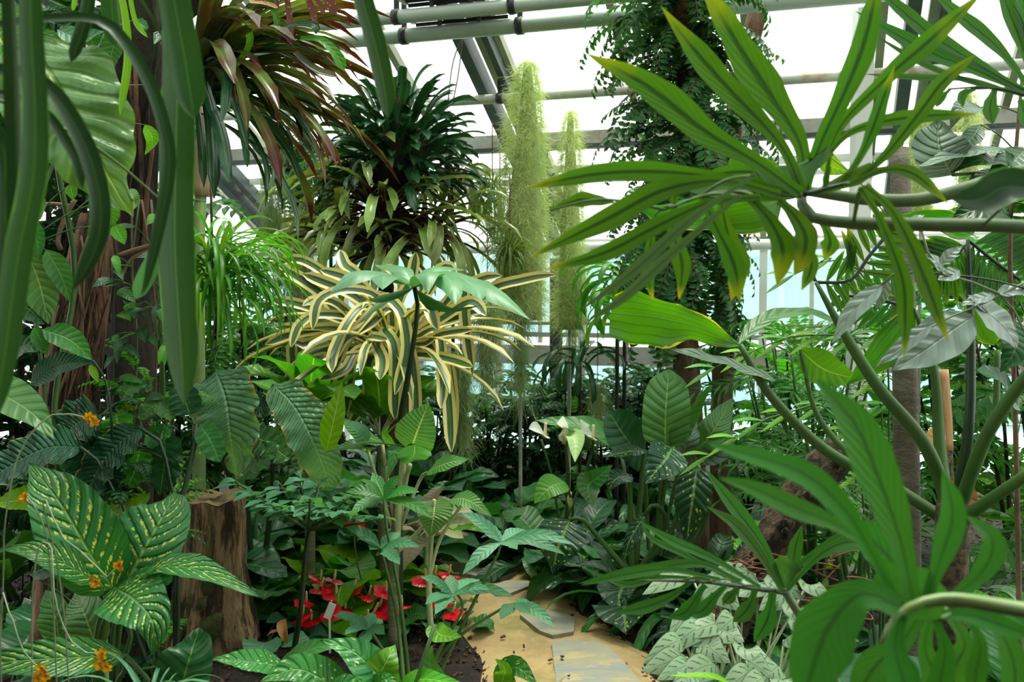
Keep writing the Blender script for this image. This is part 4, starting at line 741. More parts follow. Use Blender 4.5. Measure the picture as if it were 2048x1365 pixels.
# orchids
def flower(t,x,y,d,s):
    c=P(x,y,d); rs=random.Random(int(x)); fo=None
    for k in range(6):
        a=k*1.047+rs.random(); dv=V(math.cos(a),-.4,math.sin(a)); e=c+dv*s; m_=(c+e)/2+V(0,-.004,.0)
        v,f,u=leafgeo([c,m_,e],s*.33,'round',N=(rs.uniform(-.4,.4),-1,rs.uniform(-.4,.4)),nu=3,nv=5,cup=.3,wave=.3,wf=1.5,seed=k)
        obj('petal',mesh('petal',v-origin(t),f,M['yellow'],u),t)
for sp_,fls,lb in (([(-40,1500,2.2),(5,1200,2.05),(10,1050,2.),(40,905,2.),(105,830,2.0),(180,838,2.0)][::1],[(180,835,2.0),(190,842,2.0)],'yellow orchid spray arching up against the ribbed leaves'),([(120,1500,2.2),(112,1330,2.1),(103,1170,2.05),(90,1060,2.0),(60,1000,2.0),(52,990,2.)],[(52,995,2.0)],'small yellow orchid bloom on a wiry stem by lime leaf'),([(150,1500,2.2),(130,1250,2.1),(85,1000,2.0),(125,1075,1.95),(170,1110,1.95),(215,1155,1.95),(240,1130,1.95)],[(240,1130,1.95),(192,1163,1.95)],'pair of yellow orchid blooms before the streaked leaf'),([(60,1500,2.1),(65,1200,2.0),(100,1090,1.98),(110,1200,1.95),(140,1280,1.95),(180,1310,1.95),(205,1308,1.95)],[(205,1307,1.95),(215,1332,1.95),(200,1328,1.95)],'yellow orchid cluster over the low streaked leaf'),([(10,1500,2.1),(0,1250,2.0),(20,1230,1.95),(45,1300,1.95),(85,1345,1.95)],[(85,1335,1.95),(92,1352,1.95),(78,1355,1.95)],'yellow orchid cluster beside the low streaked leaf tip')):
    t=thing('orchid_spray',lb,'orchid',(*P(*sp_[0]).xy,0),'wiry orchid sprays'); 
    sp2=[V(*P(*sp_[0]).xy,0.0)]+[P(*p) for p in sp_[1:]]
    tube(t,'stem',sp2,.0017,M['stemgrey'],n=5,seg=36)
    for f_ in fls: flower(t,*f_,.0135)
# ================================================================ pale-stemmed dieffenbachias, middle
t=thing('pale_stem_dumb_cane','pale-stemmed dumb cane with bright upright ribbed leaf','plant',gr(790,4.1))
ptube(t,'stem',[(790,1300,4.1),(786,1180,4.1),(792,1060,4.1),(800,980,4.1)],[24,22,22,18],M['ringstem'],n=10)
for pts,w_ in (([(793,1110,4.1),(797,1020,4.08),(806,930,4.05),(812,890,4.0)],14),([(800,1040,4.1),(812,960,4.05),(820,930,4.0)],10),([(795,1080,4.1),(775,960,4.1),(765,890,4.1)],7),([(792,1080,4.1),(760,980,4.1),(735,900,4.1)],7),([(800,1060,4.1),(840,960,4.1),(860,945,4.)],7)): ptube(t,'petiole',pts,w_,M['stemp'],n=7)
for lf,w_,m,N in (([(820,905,4.0),(836,860,3.95),(858,805,3.95)],88,'palerib',(-.1,-1,.25)),([(830,890,3.9),(825,915,3.8),(800,930,3.75)],70,'bright',(0,-.3,-1)),([(855,945,4.),(890,928,3.9),(940,918,3.9)],46,'palerib',(0,-.7,.7)),([(735,905,4.1),(715,890,4.0),(660,900,4.0)],40,'palerib',(0,-.5,.85)),([(765,885,4.1),(725,870,4.),(680,835,4.)],46,'palerib',(0,-.7,.7)),([(652,905,3.62),(668,840,3.6),(684,762,3.65)],50,'lime',(-.2,-1,.3)),([(735,890,4.),(715,860,3.95),(690,850,3.9)],40,'blue',(0,-.7,.7)),([(790,900,4.2),(770,870,4.2),(780,852,4.2)],18,'lime',(0,-.6,.8)),([(760,940,4.1),(790,900,4.1),(775,960,4.)],30,'mid',(0,-.6,.8)),([(900,1000,4.1),(935,1000,4.0),(985,1035,4.0)],40,'palerib',(0,-.7,.7)),([(870,1000,4.1),(868,1030,4.0),(860,1075,4.0)],76,'palerib',(0,-.9,.4)),([(905,1060,4.1),(940,1055,4.0),(975,1068,4.0)],22,'bright',(0,-.6,.8)),([(700,960,4.3),(730,985,4.2),(760,1000,4.2)],60,'bright',(0,-.7,.7)),([(640,980,4.3),(680,960,4.2),(730,970,4.2)],60,'bright',(0,-.7,.7))):
    leaf(t,lf,w_,M[m],'ovate',N=N,nu=8,nv=16,cup=.15,wave=.06,wf=4)
ptube(t,'petiole',[(858,1160,4.1),(862,1100,4.1),(868,1000,4.05)],8,M['stemp'],n=7); ptube(t,'petiole',[(858,1160,4.1),(880,1080,4.1),(930,1000,4.05)],7,M['stemp'],n=7); ptube(t,'petiole',[(790,1110,4.1),(840,1060,4.1),(870,1030,4.05)],8,M['stemp'],n=7)
ptube(t,'stem',[(862,1260,4.1),(858,1200,4.1),(858,1150,4.1)],12,M['stemp'],n=8)
for (x,d,h,lb,sd) in ((612,4.5,.95,'ringed bamboo-like cane with small crown behind the flat-topped shrub',81),(760,4.6,.85,'ringed brown cane standing among the red anthuriums',82)):
    b=gr(x,d); t=thing('ringed_cane',lb,'plant',b,'ringed canes'); tube(t,'stem',[b,b+V(.01,0,h*.5),b+V(0,0,h)],[.028,.024,.018],M['ringstem'],n=10)
    for k in range(10): z=h*(k+.5)/10; tube(t,'ring',[b+V(.005,0,z),b+V(.005,0,z+.006)],.0275-.008*k/10,M['twig'],n=10,seg=1)
    rosette(t,9,'paddle',['bright','stemp'],(.35,.5),c=tuple(b+V(0,0,h)),tilt=(-40,0),seed=sd)
# pink-leaved aglaonema
t=clump('pink_aglaonema','low plant with pink and cream flushed leaves behind anthuriums','plant',gr(850,4.7),16,'flat',['pinkleaf','stemp'],(.2,.32),83,z=(.3,.42)); tube(t,'stem',[t.location,t.location+V(0,0,.42)],.012,M['stemp'],n=6)
# umbrella leaf
t=thing('umbrella_aroid','single tall mottled stalk topped by pale umbrella-like divided leaf','plant',gr(795,4.4))
ptube(t,'stalk',[(795,1248,4.4),(797,900,4.35),(815,760,4.15),(832,650,4.0),(835,600,4.0),(828,575,4.0)],[24,22,19,15,11,8],M['stemd'],n=9)
for lf,w_,N in (([(828,572,4.),(780,548,3.85),(720,545,3.7),(660,585,3.6)],84,(-.1,-.5,.9)),([(828,572,4.),(790,560,3.8),(770,550,3.65),(765,580,3.5)],70,(0,-.6,.8)),([(828,575,4.),(850,552,3.8),(855,545,3.6),(855,590,3.5)],70,(0,-.6,.8)),([(830,572,4.),(880,550,3.85),(905,570,3.7),(910,610,3.6)],70,(.1,-.5,.9)),([(832,572,4.),(890,545,4.),(980,580,3.8),(1060,640,3.7)],72,(.2,-.5,.9)),([(832,572,4.),(900,548,3.9),(950,575,3.7),(962,602,3.6)],80,(.2,-.5,.9)),([(828,575,4.),(780,590,3.9),(740,600,3.8),(720,590,3.7)],36,(0,-.4,.9)),([(832,580,4.),(860,600,3.9),(900,618,3.8),(960,612,3.8)],30,(0,-.4,.9)),([(828,575,4.),(800,535,4.1),(750,530,4.3)],50,(0,-.2,1)),([(832,575,4.),(870,535,4.1),(930,540,4.3)],50,(0,-.2,1)),([(825,580,4.),(770,600,3.95),(725,640,3.9)],22,(0,-.4,.9)),([(835,585,4.),(870,615,3.95),(895,608,3.9)],26,(0,-.4,.9))):
    leaf(t,lf,w_,M['umbrella'],'lance',name='leaflet',N=N,nu=6,nv=14,cup=-.25,wob=.05)
# ================================================================ flat-topped cut-leaf shrub
t=thing('cutleaf_shrub','flat-topped shrub with layered blue-green cut leaflets on dark stem','plant',gr(595,3.55))
ptube(t,'stem',[(588,1310,3.55),(600,1230,3.5),(612,1100,3.45),(622,1040,3.4)],[13,11,10,8],M['stemd'],n=8,foot=True)
rs=random.Random(8); BR=[]
for (x,y,d) in ((500,980,3.2),(470,955,3.4),(560,960,3.7),(640,950,3.6),(700,985,3.4),(760,1030,3.3),(750,990,3.7),(540,1000,3.1),(620,990,3.),(690,1020,3.1),(600,940,3.9),(680,960,3.9)):
    ptube(t,'branchlet',[(618,1060,3.42),((x+618)/2,(y+1075)/2,(d+3.4)/2),(x,y+8,d)],[7,5,4],M['stemg'],n=6); BR.append((x,y,d))
    for k in range(5):
        s=.35+.16*k; bx_=618+(x-618)*s; by=1060+(y+8-1060)*s-10*math.sin(s*3.1); bd=3.42+(d-3.42)*s
        for sd in (-1,1) if k<4 else (0,):
            dx=(x-618)*.16+sd*rs.uniform(10,25); dd=rs.uniform(-.12,.12)+sd*.12
            leaf(t,[(bx_,by,bd),(bx_+dx*.6,by-rs.uniform(-2,6),bd+dd*.6),(bx_+dx*1.5,by+rs.uniform(2,14),bd+dd*1.3)],rs.uniform(24,34),M['blue'],'lance',name='leaflet',N=(0,-.25,1),nu=4,nv=7,cup=.15,wob=.12)
# ================================================================ anthuriums with red spathes
RED=[(640,1175),(672,1188),(612,1203),(604,1232),(706,1180),(738,1192),(758,1214),(690,1217),(748,1226),(803,1212),(772,1183),(868,1152),(850,1158),(877,1200),(905,1226),(640,1160),(668,1160),(622,1240),(655,1222),(735,1240),(780,1230),(896,1150)]
plants=[thing('red_anthurium',lb,'anthurium',gr(x,d),'red anthuriums') for x,d,lb in ((650,4.35,'red-flowered anthurium nearest the stump'),(750,4.3,'red-flowered anthurium at the foot of pale-stemmed dumb cane'),(870,4.25,'red-flowered anthurium at the edge of the sandy path'))]
for i,(x,y) in enumerate(RED):
    t=plants[0 if x<700 else 1 if x<830 else 2]; rs=random.Random(i*3+1); d=4.3-.12*(y-1190)/40+rs.uniform(-.06,.06); e=rs.uniform(-1,1)
    stp=[t.location+V(rs.uniform(-.05,.05),rs.uniform(-.05,.05),0),(t.location+P(x,y,d))/2+V(0,0,.05),P(x,y,d)]
    tube(t,'flower_stalk',stp,.004,M['stemg'],n=5)
    q=leaf(t,[(x,y,d),(x+e*16,y+rs.uniform(2,8),d-.05),(x+e*32,y+rs.uniform(6,20),d-.08)],rs.uniform(42,56),M['redspathe'],'heart',name='spathe',N=(rs.uniform(-.5,.5),-.6,.8),nu=6,nv=8,heart=.6,cup=-.1)
    tube(t,'spadix',[P(x,y,d-.01),P(x+e*3+3,y-12,d-.03),P(x+e*5+4,y-20,d-.04)],[.006,.006,.003],M['spadix'],n=6,parent=q)
t=plants[1]; tube(t,'flower_stalk',[t.location,P(715,1130,4.3),P(706,1040,4.3)],.004,M['stemg'],n=5); q=leaf(t,[(700,1040,4.3),(715,1046,4.25),(732,1060,4.22)],34,M['pinkspathe'],'heart',name='spathe',N=(0,-.8,.5),heart=.6,nu=6,nv=8)
tube(t,'spadix',[P(712,1044,4.25),P(720,1040,4.22)],.006,M['spadix'],n=6,parent=q)
for t,sd in zip(plants,(91,92,93)): rosette(t,15,'heart',['mid','stemg'],(.13,.2),tilt=(-30,5),seed=sd,spread=.16)
tq=clump('heart_leaf_aroid','bright heart-leaved aroid standing right behind the red anthuriums','plant',gr(730,4.62),24,'heart',['lime','stemg'],(.3,.5),94,spread=.2,tilt=(-15,20))
# ================================================================ lower-middle plants
def palmate(t,hub,tips,w_,m,dd=0.,prof='lance',N=(0,-.6,.8)):
    for (x,y,d) in tips: leaf(t,[hub,((hub[0]+x)/2,(hub[1]+y)/2-abs(x-hub[0])*.12,(hub[2]+d)/2),(x,y,d)],w_,M[m],prof,name='leaflet',N=N,nu=5,nv=10,cup=.15,wob=.1)
t=thing('seedling_aroid','young aroid with lobed dark blue-green leaf over the path','plant',gr(790,3.25))
for st,hub,tips in (([(830,1420,3.2),(880,1300,3.2),(925,1220,3.2),(915,1190,3.2)],(905,1190,3.2),[(840,1155,3.1),(850,1210,3.0),(900,1150,3.3),(960,1160,3.4),(1030,1195,3.2),(980,1180,3.0),(870,1230,2.95)]),([(800,1420,3.3),(900,1290,3.2),(1000,1220,3.2),(1030,1208,3.2)],(1030,1208,3.2),[(1000,1240,3.1),(1060,1230,3.1),(1110,1255,3.1),(1075,1222,3.3)]),([(800,1400,3.3),(775,1320,3.3),(740,1262,3.3)],(735,1258,3.3),[(665,1232,3.2),(690,1270,3.1),(745,1225,3.4),(770,1270,3.2),(725,1300,3.05),(700,1240,3.3),(765,1240,3.4)]),([(810,1420,3.2),(795,1240,3.3),(770,1130,3.3),(762,1100,3.3)],(762,1098,3.3),[(690,1055,3.3),(740,1100,3.2),(800,1065,3.4),(840,1095,3.2),(800,1130,3.1),(730,1080,3.2)]),([(820,1400,3.3),(800,1200,3.3),(772,1050,3.3),(768,1000,3.3)],(768,998,3.3),[(690,985,3.3),(720,960,3.2),(800,950,3.3),(870,1040,3.1),(840,985,3.2),(745,945,3.4),(700,1030,3.2)]),([(860,1400,3.2),(960,1180,3.2),(1000,1100,3.2),(1003,1085,3.2)],(1003,1085,3.2),[(925,1150,3.1),(960,1050,3.3),(1050,1060,3.3),(1150,1090,3.1),(1035,1100,3.0),(1130,1110,3.2),(920,1025,3.2)])):
    ptube(t,'petiole',st,[10,8,7,5][:len(st)],M['stemg'],n=7,seg=18,foot=True); palmate(t,hub,tips,29,'blue' if hub[1]>1050 else 'mid')
t=thing('blotched_aroid','glossy heart-leaved aroid with pale blotches in front of anthuriums','plant',gr(660,2.75))
for lf,w_,m,N in (([(790,1395,2.75),(745,1340,2.7),(700,1300,2.7),(640,1282,2.7)],90,'spotm',(0,-.6,.8)),([(690,1390,2.7),(600,1340,2.65),(520,1365,2.6)],84,'spotm',(0,-.7,.7)),([(740,1390,2.75),(770,1330,2.7),(790,1290,2.75)],90,'bright',(.2,-.8,.5)),([(560,1340,2.9),(620,1300,2.85),(700,1285,2.85)],50,'mid',(0,-.6,.8)),([(800,1390,2.8),(840,1360,2.75),(930,1370,2.7)],50,'bright',(0,-.6,.8)),([(740,1385,2.7),(770,1360,2.65),(800,1370,2.65)],46,'spotm',(0,-.7,.7)),([(870,1250,3.),(880,1270,2.95),(925,1275,2.9)],46,'bright',(0,-.6,.7)),([(900,1420,2.75),(860,1330,2.8),(865,1290,2.8)],46,'mid',(0,-.9,.3)),([(660,1400,2.6),(690,1372,2.55),(760,1385,2.5)],50,'spotm',(0,-.7,.7))):
    leaf(t,lf,w_,M[m],'heart',N=N,nu=8,nv=14,cup=.15,wave=.06)
for a,b in (((790,1395),(760,1440)),((690,1390),(700,1440)),((740,1390),(720,1440)),((800,1390),(770,1440)),((560,1340),(640,1440)),((900,1420),(800,1450)),((870,1250),(800,1440))): 
    tube(t,'petiole',[t.location,P(b[0],b[1],2.75),P(a[0],a[1],2.78)],.006,M['stemg'],n=6)
t=thing('cream_caladium','small bright leaf marbled cream at the edge of the path','plant',G(1000,1395)); leaf(t,[(1000,1375,3.2),(1030,1335,3.15),(1075,1370,3.1)],56,M['spotm'],'heart',N=(0,-.8,.6),nu=6,nv=12); leaf(t,[(1000,1375,3.2),(1010,1340,3.15),(990,1318,3.15)],40,M['lime'],'heart',N=(0,-.8,.6)); tube(t,'petiole',[t.location,P(1000,1375,3.2)],.004,M['stemg'],n=5)
for (x,y,lb) in ((660,1235,'small white plant tag stuck among red anthuriums'),(52,1225,'pale plant tag in shade behind dumb cane')):
    p=G(x,y+72); t=thing('plant_tag',lb,'tag',p,'plant tags'); box(t,'plate',p+V(-.012,0,.15),p+V(.014,0,.215),.032,.003,M['tagw'],up=(0,1,0)); box(t,'stake',p,p+V(0,0,.17),.008,.004,M['tagw'],up=(0,1,0))
t=thing('dry_leaf','curled dry brown leaf on thin stalk in the mulch','leaf',G(565,1300)); tube(t,'stalk',[t.location,P(565,1265,3.9)],.003,M['twig'],n=5); leaf(t,[(565,1240,3.9),(568,1265,3.85),(575,1290,3.85)],22,M['dry'],'ovate',N=TO_CAM,cup=.8); leaf(t,[(565,1265,3.9),(545,1266,3.85),(532,1273,3.85)],12,M['dry'],'ovate',N=UPN,cup=.6)
# ================================================================ peace lilies and spotted plants, middle right
t=thing('peace_lily','peace lily with white spathes above glossy dark leaves','plant',gr(1120,5.2))
for (st,sp,m,w_,pf) in (([(1120,1060,5.2),(1105,960,5.15),(1082,880,5.1)],[(1092,876,5.0),(1076,862,4.9),(1058,858,4.85)],'whitespathe',38,'round'),([(1125,1060,5.2),(1180,920,5.2),(1186,880,5.1)],[(1188,880,5.0),(1172,862,4.9),(1160,838,4.88)],'whitespathe',34,'ovate'),([(1130,1060,5.2),(1135,960,5.15),(1130,880,5.1)],[(1130,888,5.1),(1124,865,5.08),(1126,832,4.95)],'whitespathe',26,'ovate'),([(1132,1060,5.2),(1138,960,5.15),(1128,870,5.1)],[(1130,876,5.08),(1150,875,5.0),(1150,925,4.85)],'limespathe',38,'ovate'),([(1140,1060,5.2),(1146,1020,5.15),(1140,1000,5.1)],[(1142,1015,5.1),(1138,1000,5.08),(1139,985,5.08)],'limespathe',10,'ovate')):
    ptube(t,'flower_stalk',st,5,M['stemg'],n=6); q=leaf(t,sp,w_,M[m],pf,name='spathe',N=(0,-.75,.7),nu=6,nv=10,cup=.4); x,y,d=sp[0]; tube(t,'spadix',[P(x-2,y,d-.02),P(x-1,y-30,d-.03)],[.01,.007],M['spadix'],n=7,parent=q)
rosette(t,34,'lance',['dark','stemg'],(.35,.62),tilt=(-35,10),seed=101,spread=.25); rosette(t,10,'broad',['mid','stemg'],(.35,.5),tilt=(-25,10),seed=102,spread=.2)
leaf(t,[(1130,965,4.9),(1100,975,4.8),(1068,1008,4.75)],60,M['bright'],'ovate',N=(0,-.7,.7)); leaf(t,[(1190,960,5.),(1175,975,4.9),(1185,1015,4.8)],56,M['mid'],'ovate',N=(.3,-.8,.5)); leaf(t,[(1150,980,5.),(1190,960,4.95),(1225,930,4.95)],46,M['mid'],'ovate',N=(0,-.8,.6))
t=thing('spotted_dumb_cane','dark dumb cane leaves spotted lime with brown scorched tips','plant',gr(1280,4.5))
for lf,w_,N in (([(1345,895,4.3),(1330,920,4.2),(1290,968,4.15)],84,(.2,-.8,.6)),([(1290,900,4.5),(1250,905,4.4),(1205,915,4.35)],36,(0,-.6,.8)),([(1140,1040,4.5),(1118,1090,4.4),(1105,1140,4.4)],98,(-.1,-.9,.5)),([(1260,950,4.5),(1230,960,4.4),(1215,985,4.4)],44,(0,-.7,.7)),([(1290,1030,4.3),(1260,1080,4.2),(1245,1130,4.2)],36,(.5,-.8,.3)),([(1395,930,4.2),(1385,1000,4.15),(1372,1090,4.15)],74,(-.2,-1,.2)),([(1180,1060,4.6),(1150,1080,4.5),(1130,1110,4.5)],50,(0,-.8,.6))):
    leaf(t,lf,w_,M['spotd'],'ovate',N=N,nu=8,nv=16,cup=.2,wave=.06)
for pts in ([(1270,1150,4.5),(1350,1050,4.4),(1375,950,4.3),(1345,895,4.3)],[(1260,1150,4.5),(1200,1080,4.5),(1165,1040,4.5),(1140,1040,4.5)],[(1270,1150,4.5),(1280,1000,4.5),(1290,900,4.5)],[(1280,1150,4.5),(1330,1050,4.4),(1310,1010,4.3),(1290,1030,4.3)],[(1300,1150,4.4),(1380,1100,4.3),(1420,1000,4.2),(1395,930,4.2)],[(1265,1150,4.5),(1260,1000,4.5),(1260,950,4.5)]): ptube(t,'petiole',pts,[16,12,10,8][:len(pts)],M['stemg'],n=7)
tube(t,'stem',[t.location,P(1270,1140,4.5)],.03,M['stemg'],n=9)
rosette(t,12,'broad',['spotd','stemg'],(.4,.6),tilt=(-25,10),seed=103,spread=.1)
t=thing('paddle_leaf_plant','large paddle-leaved plant with tall upright pale-veined leaf','plant',gr(1310,4.65))
for lf,w_,m,N in (([(1330,895,4.42),(1332,820,4.37),(1338,738,4.42)],96,'quilt',(-.05,-1,.2)),([(1290,920,4.62),(1255,880,4.52),(1215,820,4.52)],100,'dark',(.2,-.8,.6)),([(1395,900,4.62),(1425,865,4.52),(1465,795,4.62)],60,'quilt',(-.2,-.9,.4)),([(1360,930,4.62),(1375,880,4.52),(1390,830,4.62)],50,'quiltg',(0,-1,.3)),([(1340,900,4.42),(1370,840,4.42),(1420,770,4.32)],60,'mid',(.6,-.7,.2)),([(1240,900,5.10),(1190,860,5.10),(1070,840,5.10)],60,'mid',(0,-.5,.9)),([(1395,915,4.62),(1440,900,4.52),(1460,850,4.62)],50,'quiltg',(-.2,-.9,.4))):
    leaf(t,lf,w_,M[m],'oblong' if w_>80 else 'ovate',N=N,nu=8,nv=16,cup=.2,wave=.06)
for x,y in ((1330,895),(1290,920),(1395,900),(1360,930),(1340,900),(1240,900),(1395,915)): tube(t,'petiole',[t.location,(t.location+P(x,y,5.1 if x==1240 else 4.6))/2+V(0,.05,0),P(x,y,5.1 if x==1240 else 4.6)],.010,M['stemg'],n=6)
# ================================================================ log with vines
t=thing('fallen_log','gnarled leaning log with rough broken end','log',gr(1418,3.62)); ptube(t,'trunk',[(1415,1400,3.62),(1432,1300,3.62),(1470,1205,3.62),(1520,1120,3.6),(1580,1030,3.6),(1640,950,3.6),(1690,898,3.6)],[90,88,84,78,74,84,70],M['log'],rough=.22,n=16,seg=34)
for i in range(10):
    rs=random.Random(i+300); x=rs.uniform(1500,1680); y=1190-(x-1470)*1.3+rs.uniform(-20,20); ptube(t,'knot',[(x,y,3.52),(x+rs.uniform(-10,10),y-12,3.44)],[rs.uniform(16,30),6],M['log'],n=7,rough=.3)
t=thing('vine_tangle','tangle of thin reddish vines over the log','vine',gr(1560,3.4))
for x_ in (1520,1585,1650): ptube(t,'tendril',[(x_,1300,3.4),(x_+25,1230,3.4),(x_-10,1180,3.4),(x_+30,1130,3.42)],3.5,M['vine'],n=4,seg=16,foot=True)
for i in range(34):
    rs=random.Random(i+400); x=rs.uniform(1440,1700); y=rs.uniform(1110,1260); q=[(x,y,3.4)]
    for k in range(4): q.append((q[-1][0]+rs.uniform(-60,60),min(1290,q[-1][1]+rs.uniform(-22,24)),3.4+rs.uniform(-.1,.1)))
    ptube(t,'tendril',q,rs.uniform(2.5,4),M['vine'],n=4,seg=12)
# ================================================================ silver aglaonema
t=thing('silver_aglaonema','aglaonema with silver leaves feathered in dark green by path','plant',gr(1480,3.05))
rs=random.Random(77)
for i in range(44):
    x=rs.uniform(1355,1650); y=rs.uniform(1150,1400)
    if x<1400 and y<1215 or x>1560 and y<1180: x=rs.uniform(1370,1540)
    d=3.35-.55*(y-1150)/250; dx=(x-1470)*.30+rs.uniform(-45,25); L=rs.uniform(.9,1.15)
    leaf(t,[(x-dx*.2,y-10,d+.06),(x+dx*.35*L,y-8+rs.uniform(-6,6),d),(x+dx*L+(-35 if dx<0 else 35),y+rs.uniform(14,44),d-.04)],rs.uniform(48,64),M['silver'],'ovate',N=(rs.uniform(-.3,.3),-.75,.7),nu=6,nv=10,cup=-.12)
    tube(t,'petiole',[t.location+V(rs.uniform(-.15,.15),rs.uniform(-.1,.1),0),P(x-dx*.2,y-10,d+.06)],.004,M['stemp'],n=5,seg=3)
leaf(t,[(1480,1390,2.6),(1430,1355,2.6),(1335,1352,2.6)],20,M['lime'],'lance',N=UPN)
# ================================================================ finger-leaved philodendrons
def web(t,pts,d,m,name='leaf_web'):
    q=[P(*(p if len(p)==3 else (*p,d))) for p in pts]; v=np.array([tuple(p) for p in q])-origin(t); c=v.mean(0); vs=np.vstack([v,c]); n=len(v)
    uv=[(.85,.3)]*n+[(.7,.3)]; return obj(name,mesh(name,vs,[(i,(i+1)%n,n) for i in range(n)],m,uv),t)
d=1.5; t=thing('finger_philodendron','overhanging philodendron with huge backlit finger-lobed leaf','plant',P(2500,470,1.6))
ptube(t,'petiole',[(1603,385,1.5),(1604,410,1.48),(1622,434,1.47),(1700,446,1.45),(1850,450,1.42),(2060,455,1.4),(2230,480,1.42),(2380,590,1.5),(2440,760,1.58)],[20,26,28,28,29,30,31,32,34],M['stemphil'],n=12,seg=30)
bs=V(P(2500,470,1.6).x,P(2500,470,1.6).y,0)
tube(t,'stem',[bs,bs+V(.03,.02,.4),bs+V(-.03,.0,.85),P(2440,740,1.6),P(2430,560,1.62),P(2450,330,1.66)],[.042,.036,.032,.03,.022,.01],M['bark2'],n=10,rough=.12,seg=24)
for i,(a,b) in enumerate((((2430,600),(2560,420)),((2440,500),(2300,300)),((2450,360),(2520,180)),((2440,700),(2640,640)))):
    ptube(t,'petiole',[(a[0],a[1],1.62),((a[0]+b[0])/2,(a[1]+b[1])/2-30,1.64),(b[0],b[1],1.66)],[20,16,12],M['stemphil'],n=8)
    for k in range(7):
        an=math.radians(-160+k*53.+i*20); leaf(t,[(b[0],b[1],1.66),(b[0]+math.cos(an)*75,b[1]+math.sin(an)*60,1.66+.04*math.sin(k)),(b[0]+math.cos(an)*170,b[1]+math.sin(an)*140+25,1.64)],36,M['phil'],'lobe',name='lobe',N=(0,-.9,.4),nu=4,nv=12,wob=.08)
ptube(t,'petiole',[(1600,380,1.7),(1750,400,1.7),(1850,398,1.7),(1950,372,1.7),(2060,340,1.7),(2240,330,1.7),(2380,420,1.66),(2432,560,1.63)],[20,26,28,28,28,28,27,26],M['stemphil'],n=12,seg=24)
for pts,w_,dd,pf in (
 ([(1600,388),(1520,330),(1400,255),(1290,170),(1172,106)],74,1.42,'lobe'),([(1605,385),(1560,290),(1460,180),(1380,90),(1322,12)],62,1.46,'lobe'),([(1606,385),(1600,290),(1540,190),(1470,80),(1400,-40)],84,1.5,'lobe'),
 ([(1608,385),(1640,290),(1700,160),(1735,60),(1760,-60)],62,1.5,'lobe'),([(1650,320),(1690,240),(1780,150),(1860,80),(1970,-20)],46,1.52,'lobe'),([(1655,310),(1700,265),(1760,245),(1850,232),(1958,228)],34,1.5,'lobe'),
 ([(1685,368),(1722,310),(1755,230),(1790,130)],34,1.48,'lobe'),([(1720,360),(1780,300),(1850,210),(1890,160),(1955,106)],42,1.46,'lobe'),([(1700,368),(1770,340),(1830,350),(1900,410)],30,1.44,'lobe'),([(1650,375),(1655,340),(1662,302)],16,1.47,'blade'),
 ([(1585,388),(1480,365),(1350,345),(1200,348),(1048,376)],50,1.44,'lobe'),([(1560,390),(1450,362),(1330,380),(1210,440),(1058,516)],54,1.38,'lobe'),([(1520,394),(1420,405),(1310,455),(1210,505),(1085,542)],42,1.34,'lobe'),([(1480,392),(1420,440),(1320,530),(1240,600),(1170,645)],28,1.28,'lobe'),([(1510,350),(1450,390),(1380,440),(1270,540),(1160,620)],30,1.25,'lobe'),
 ([(1350,392),(1345,460),(1364,525),(1358,600)],42,1.46,'lobe'),([(1310,430),(1299,500),(1296,550),(1306,602)],32,1.48,'lobe'),([(1405,395),(1435,460),(1468,530),(1480,606)],50,1.44,'lobe'),([(1500,395),(1545,450),(1566,510),(1554,572)],60,1.43,'lobe'),([(1560,400),(1598,445),(1612,490),(1588,552)],60,1.42,'lobe'),([(1604,470),(1622,520),(1618,550),(1602,582)],34,1.46,'lobe'),([(1440,395),(1456,470),(1476,540),(1462,604)],54,1.47,'lobe'),([(1640,440),(1660,480),(1648,522)],40,1.5,'lobe'),
 ([(1720,375),(1760,440),(1805,560),(1810,650),(1808,720)],40,1.3,'lobe'),([(1730,372),(1790,430),(1850,560),(1880,640),(1896,685)],50,1.28,'lobe'),([(1100,420),(1160,400),(1230,405)],34,1.6,'lobe'),([(1380,370),(1430,350),(1500,345),(1560,372)],40,1.46,'lobe')):
    leaf(t,[(x,y,dd) for x,y in pts],w_*.86,M['phil_lit' if dd<1.3 and pts[-1][0]<1200 else 'phily' if pts[-1][0]<1420 and pts[-1][1]>300 else 'phil'],pf,name='lobe',N=(0,-1,.12),nu=5,nv=30,cup=.12,wob=.11,wf=2)
web(t,[(1604,392,1.47),(1540,375,1.45),(1510,340,1.44),(1560,330,1.47),(1590,330,1.48),(1640,310,1.49),(1660,290,1.5),(1668,310,1.5),(1630,345,1.49)],1.48,M['phil']); web(t,[(1610,388,1.49),(1640,374,1.49),(1690,345,1.48),(1740,325,1.47),(1760,340,1.46),(1720,370,1.47),(1660,385,1.48)],1.48,M['phil'])
web(t,[(1600,395,1.47),(1500,372,1.45),(1400,362,1.42),(1380,385,1.4),(1450,400,1.42),(1520,405,1.45),(1580,400,1.46)],1.45,M['phil'])
ptube(t,'rachis',[(1602,390,1.46),(1520,385,1.44),(1420,388,1.40),(1330,420,1.37)],[14,11,8,4],M['stemd'],n=6); ptube(t,'rachis',[(1606,390,1.47),(1680,370,1.47),(1740,355,1.46)],[12,9,4],M['stemd'],n=6)
leaf(t,[(2090,380,1.2),(2010,375,1.2),(1960,400,1.2),(1905,400,1.2)],76,M['strapf'],'round',name='sheath',N=(0,-1,.3),nu=6,nv=12,cup=.5)
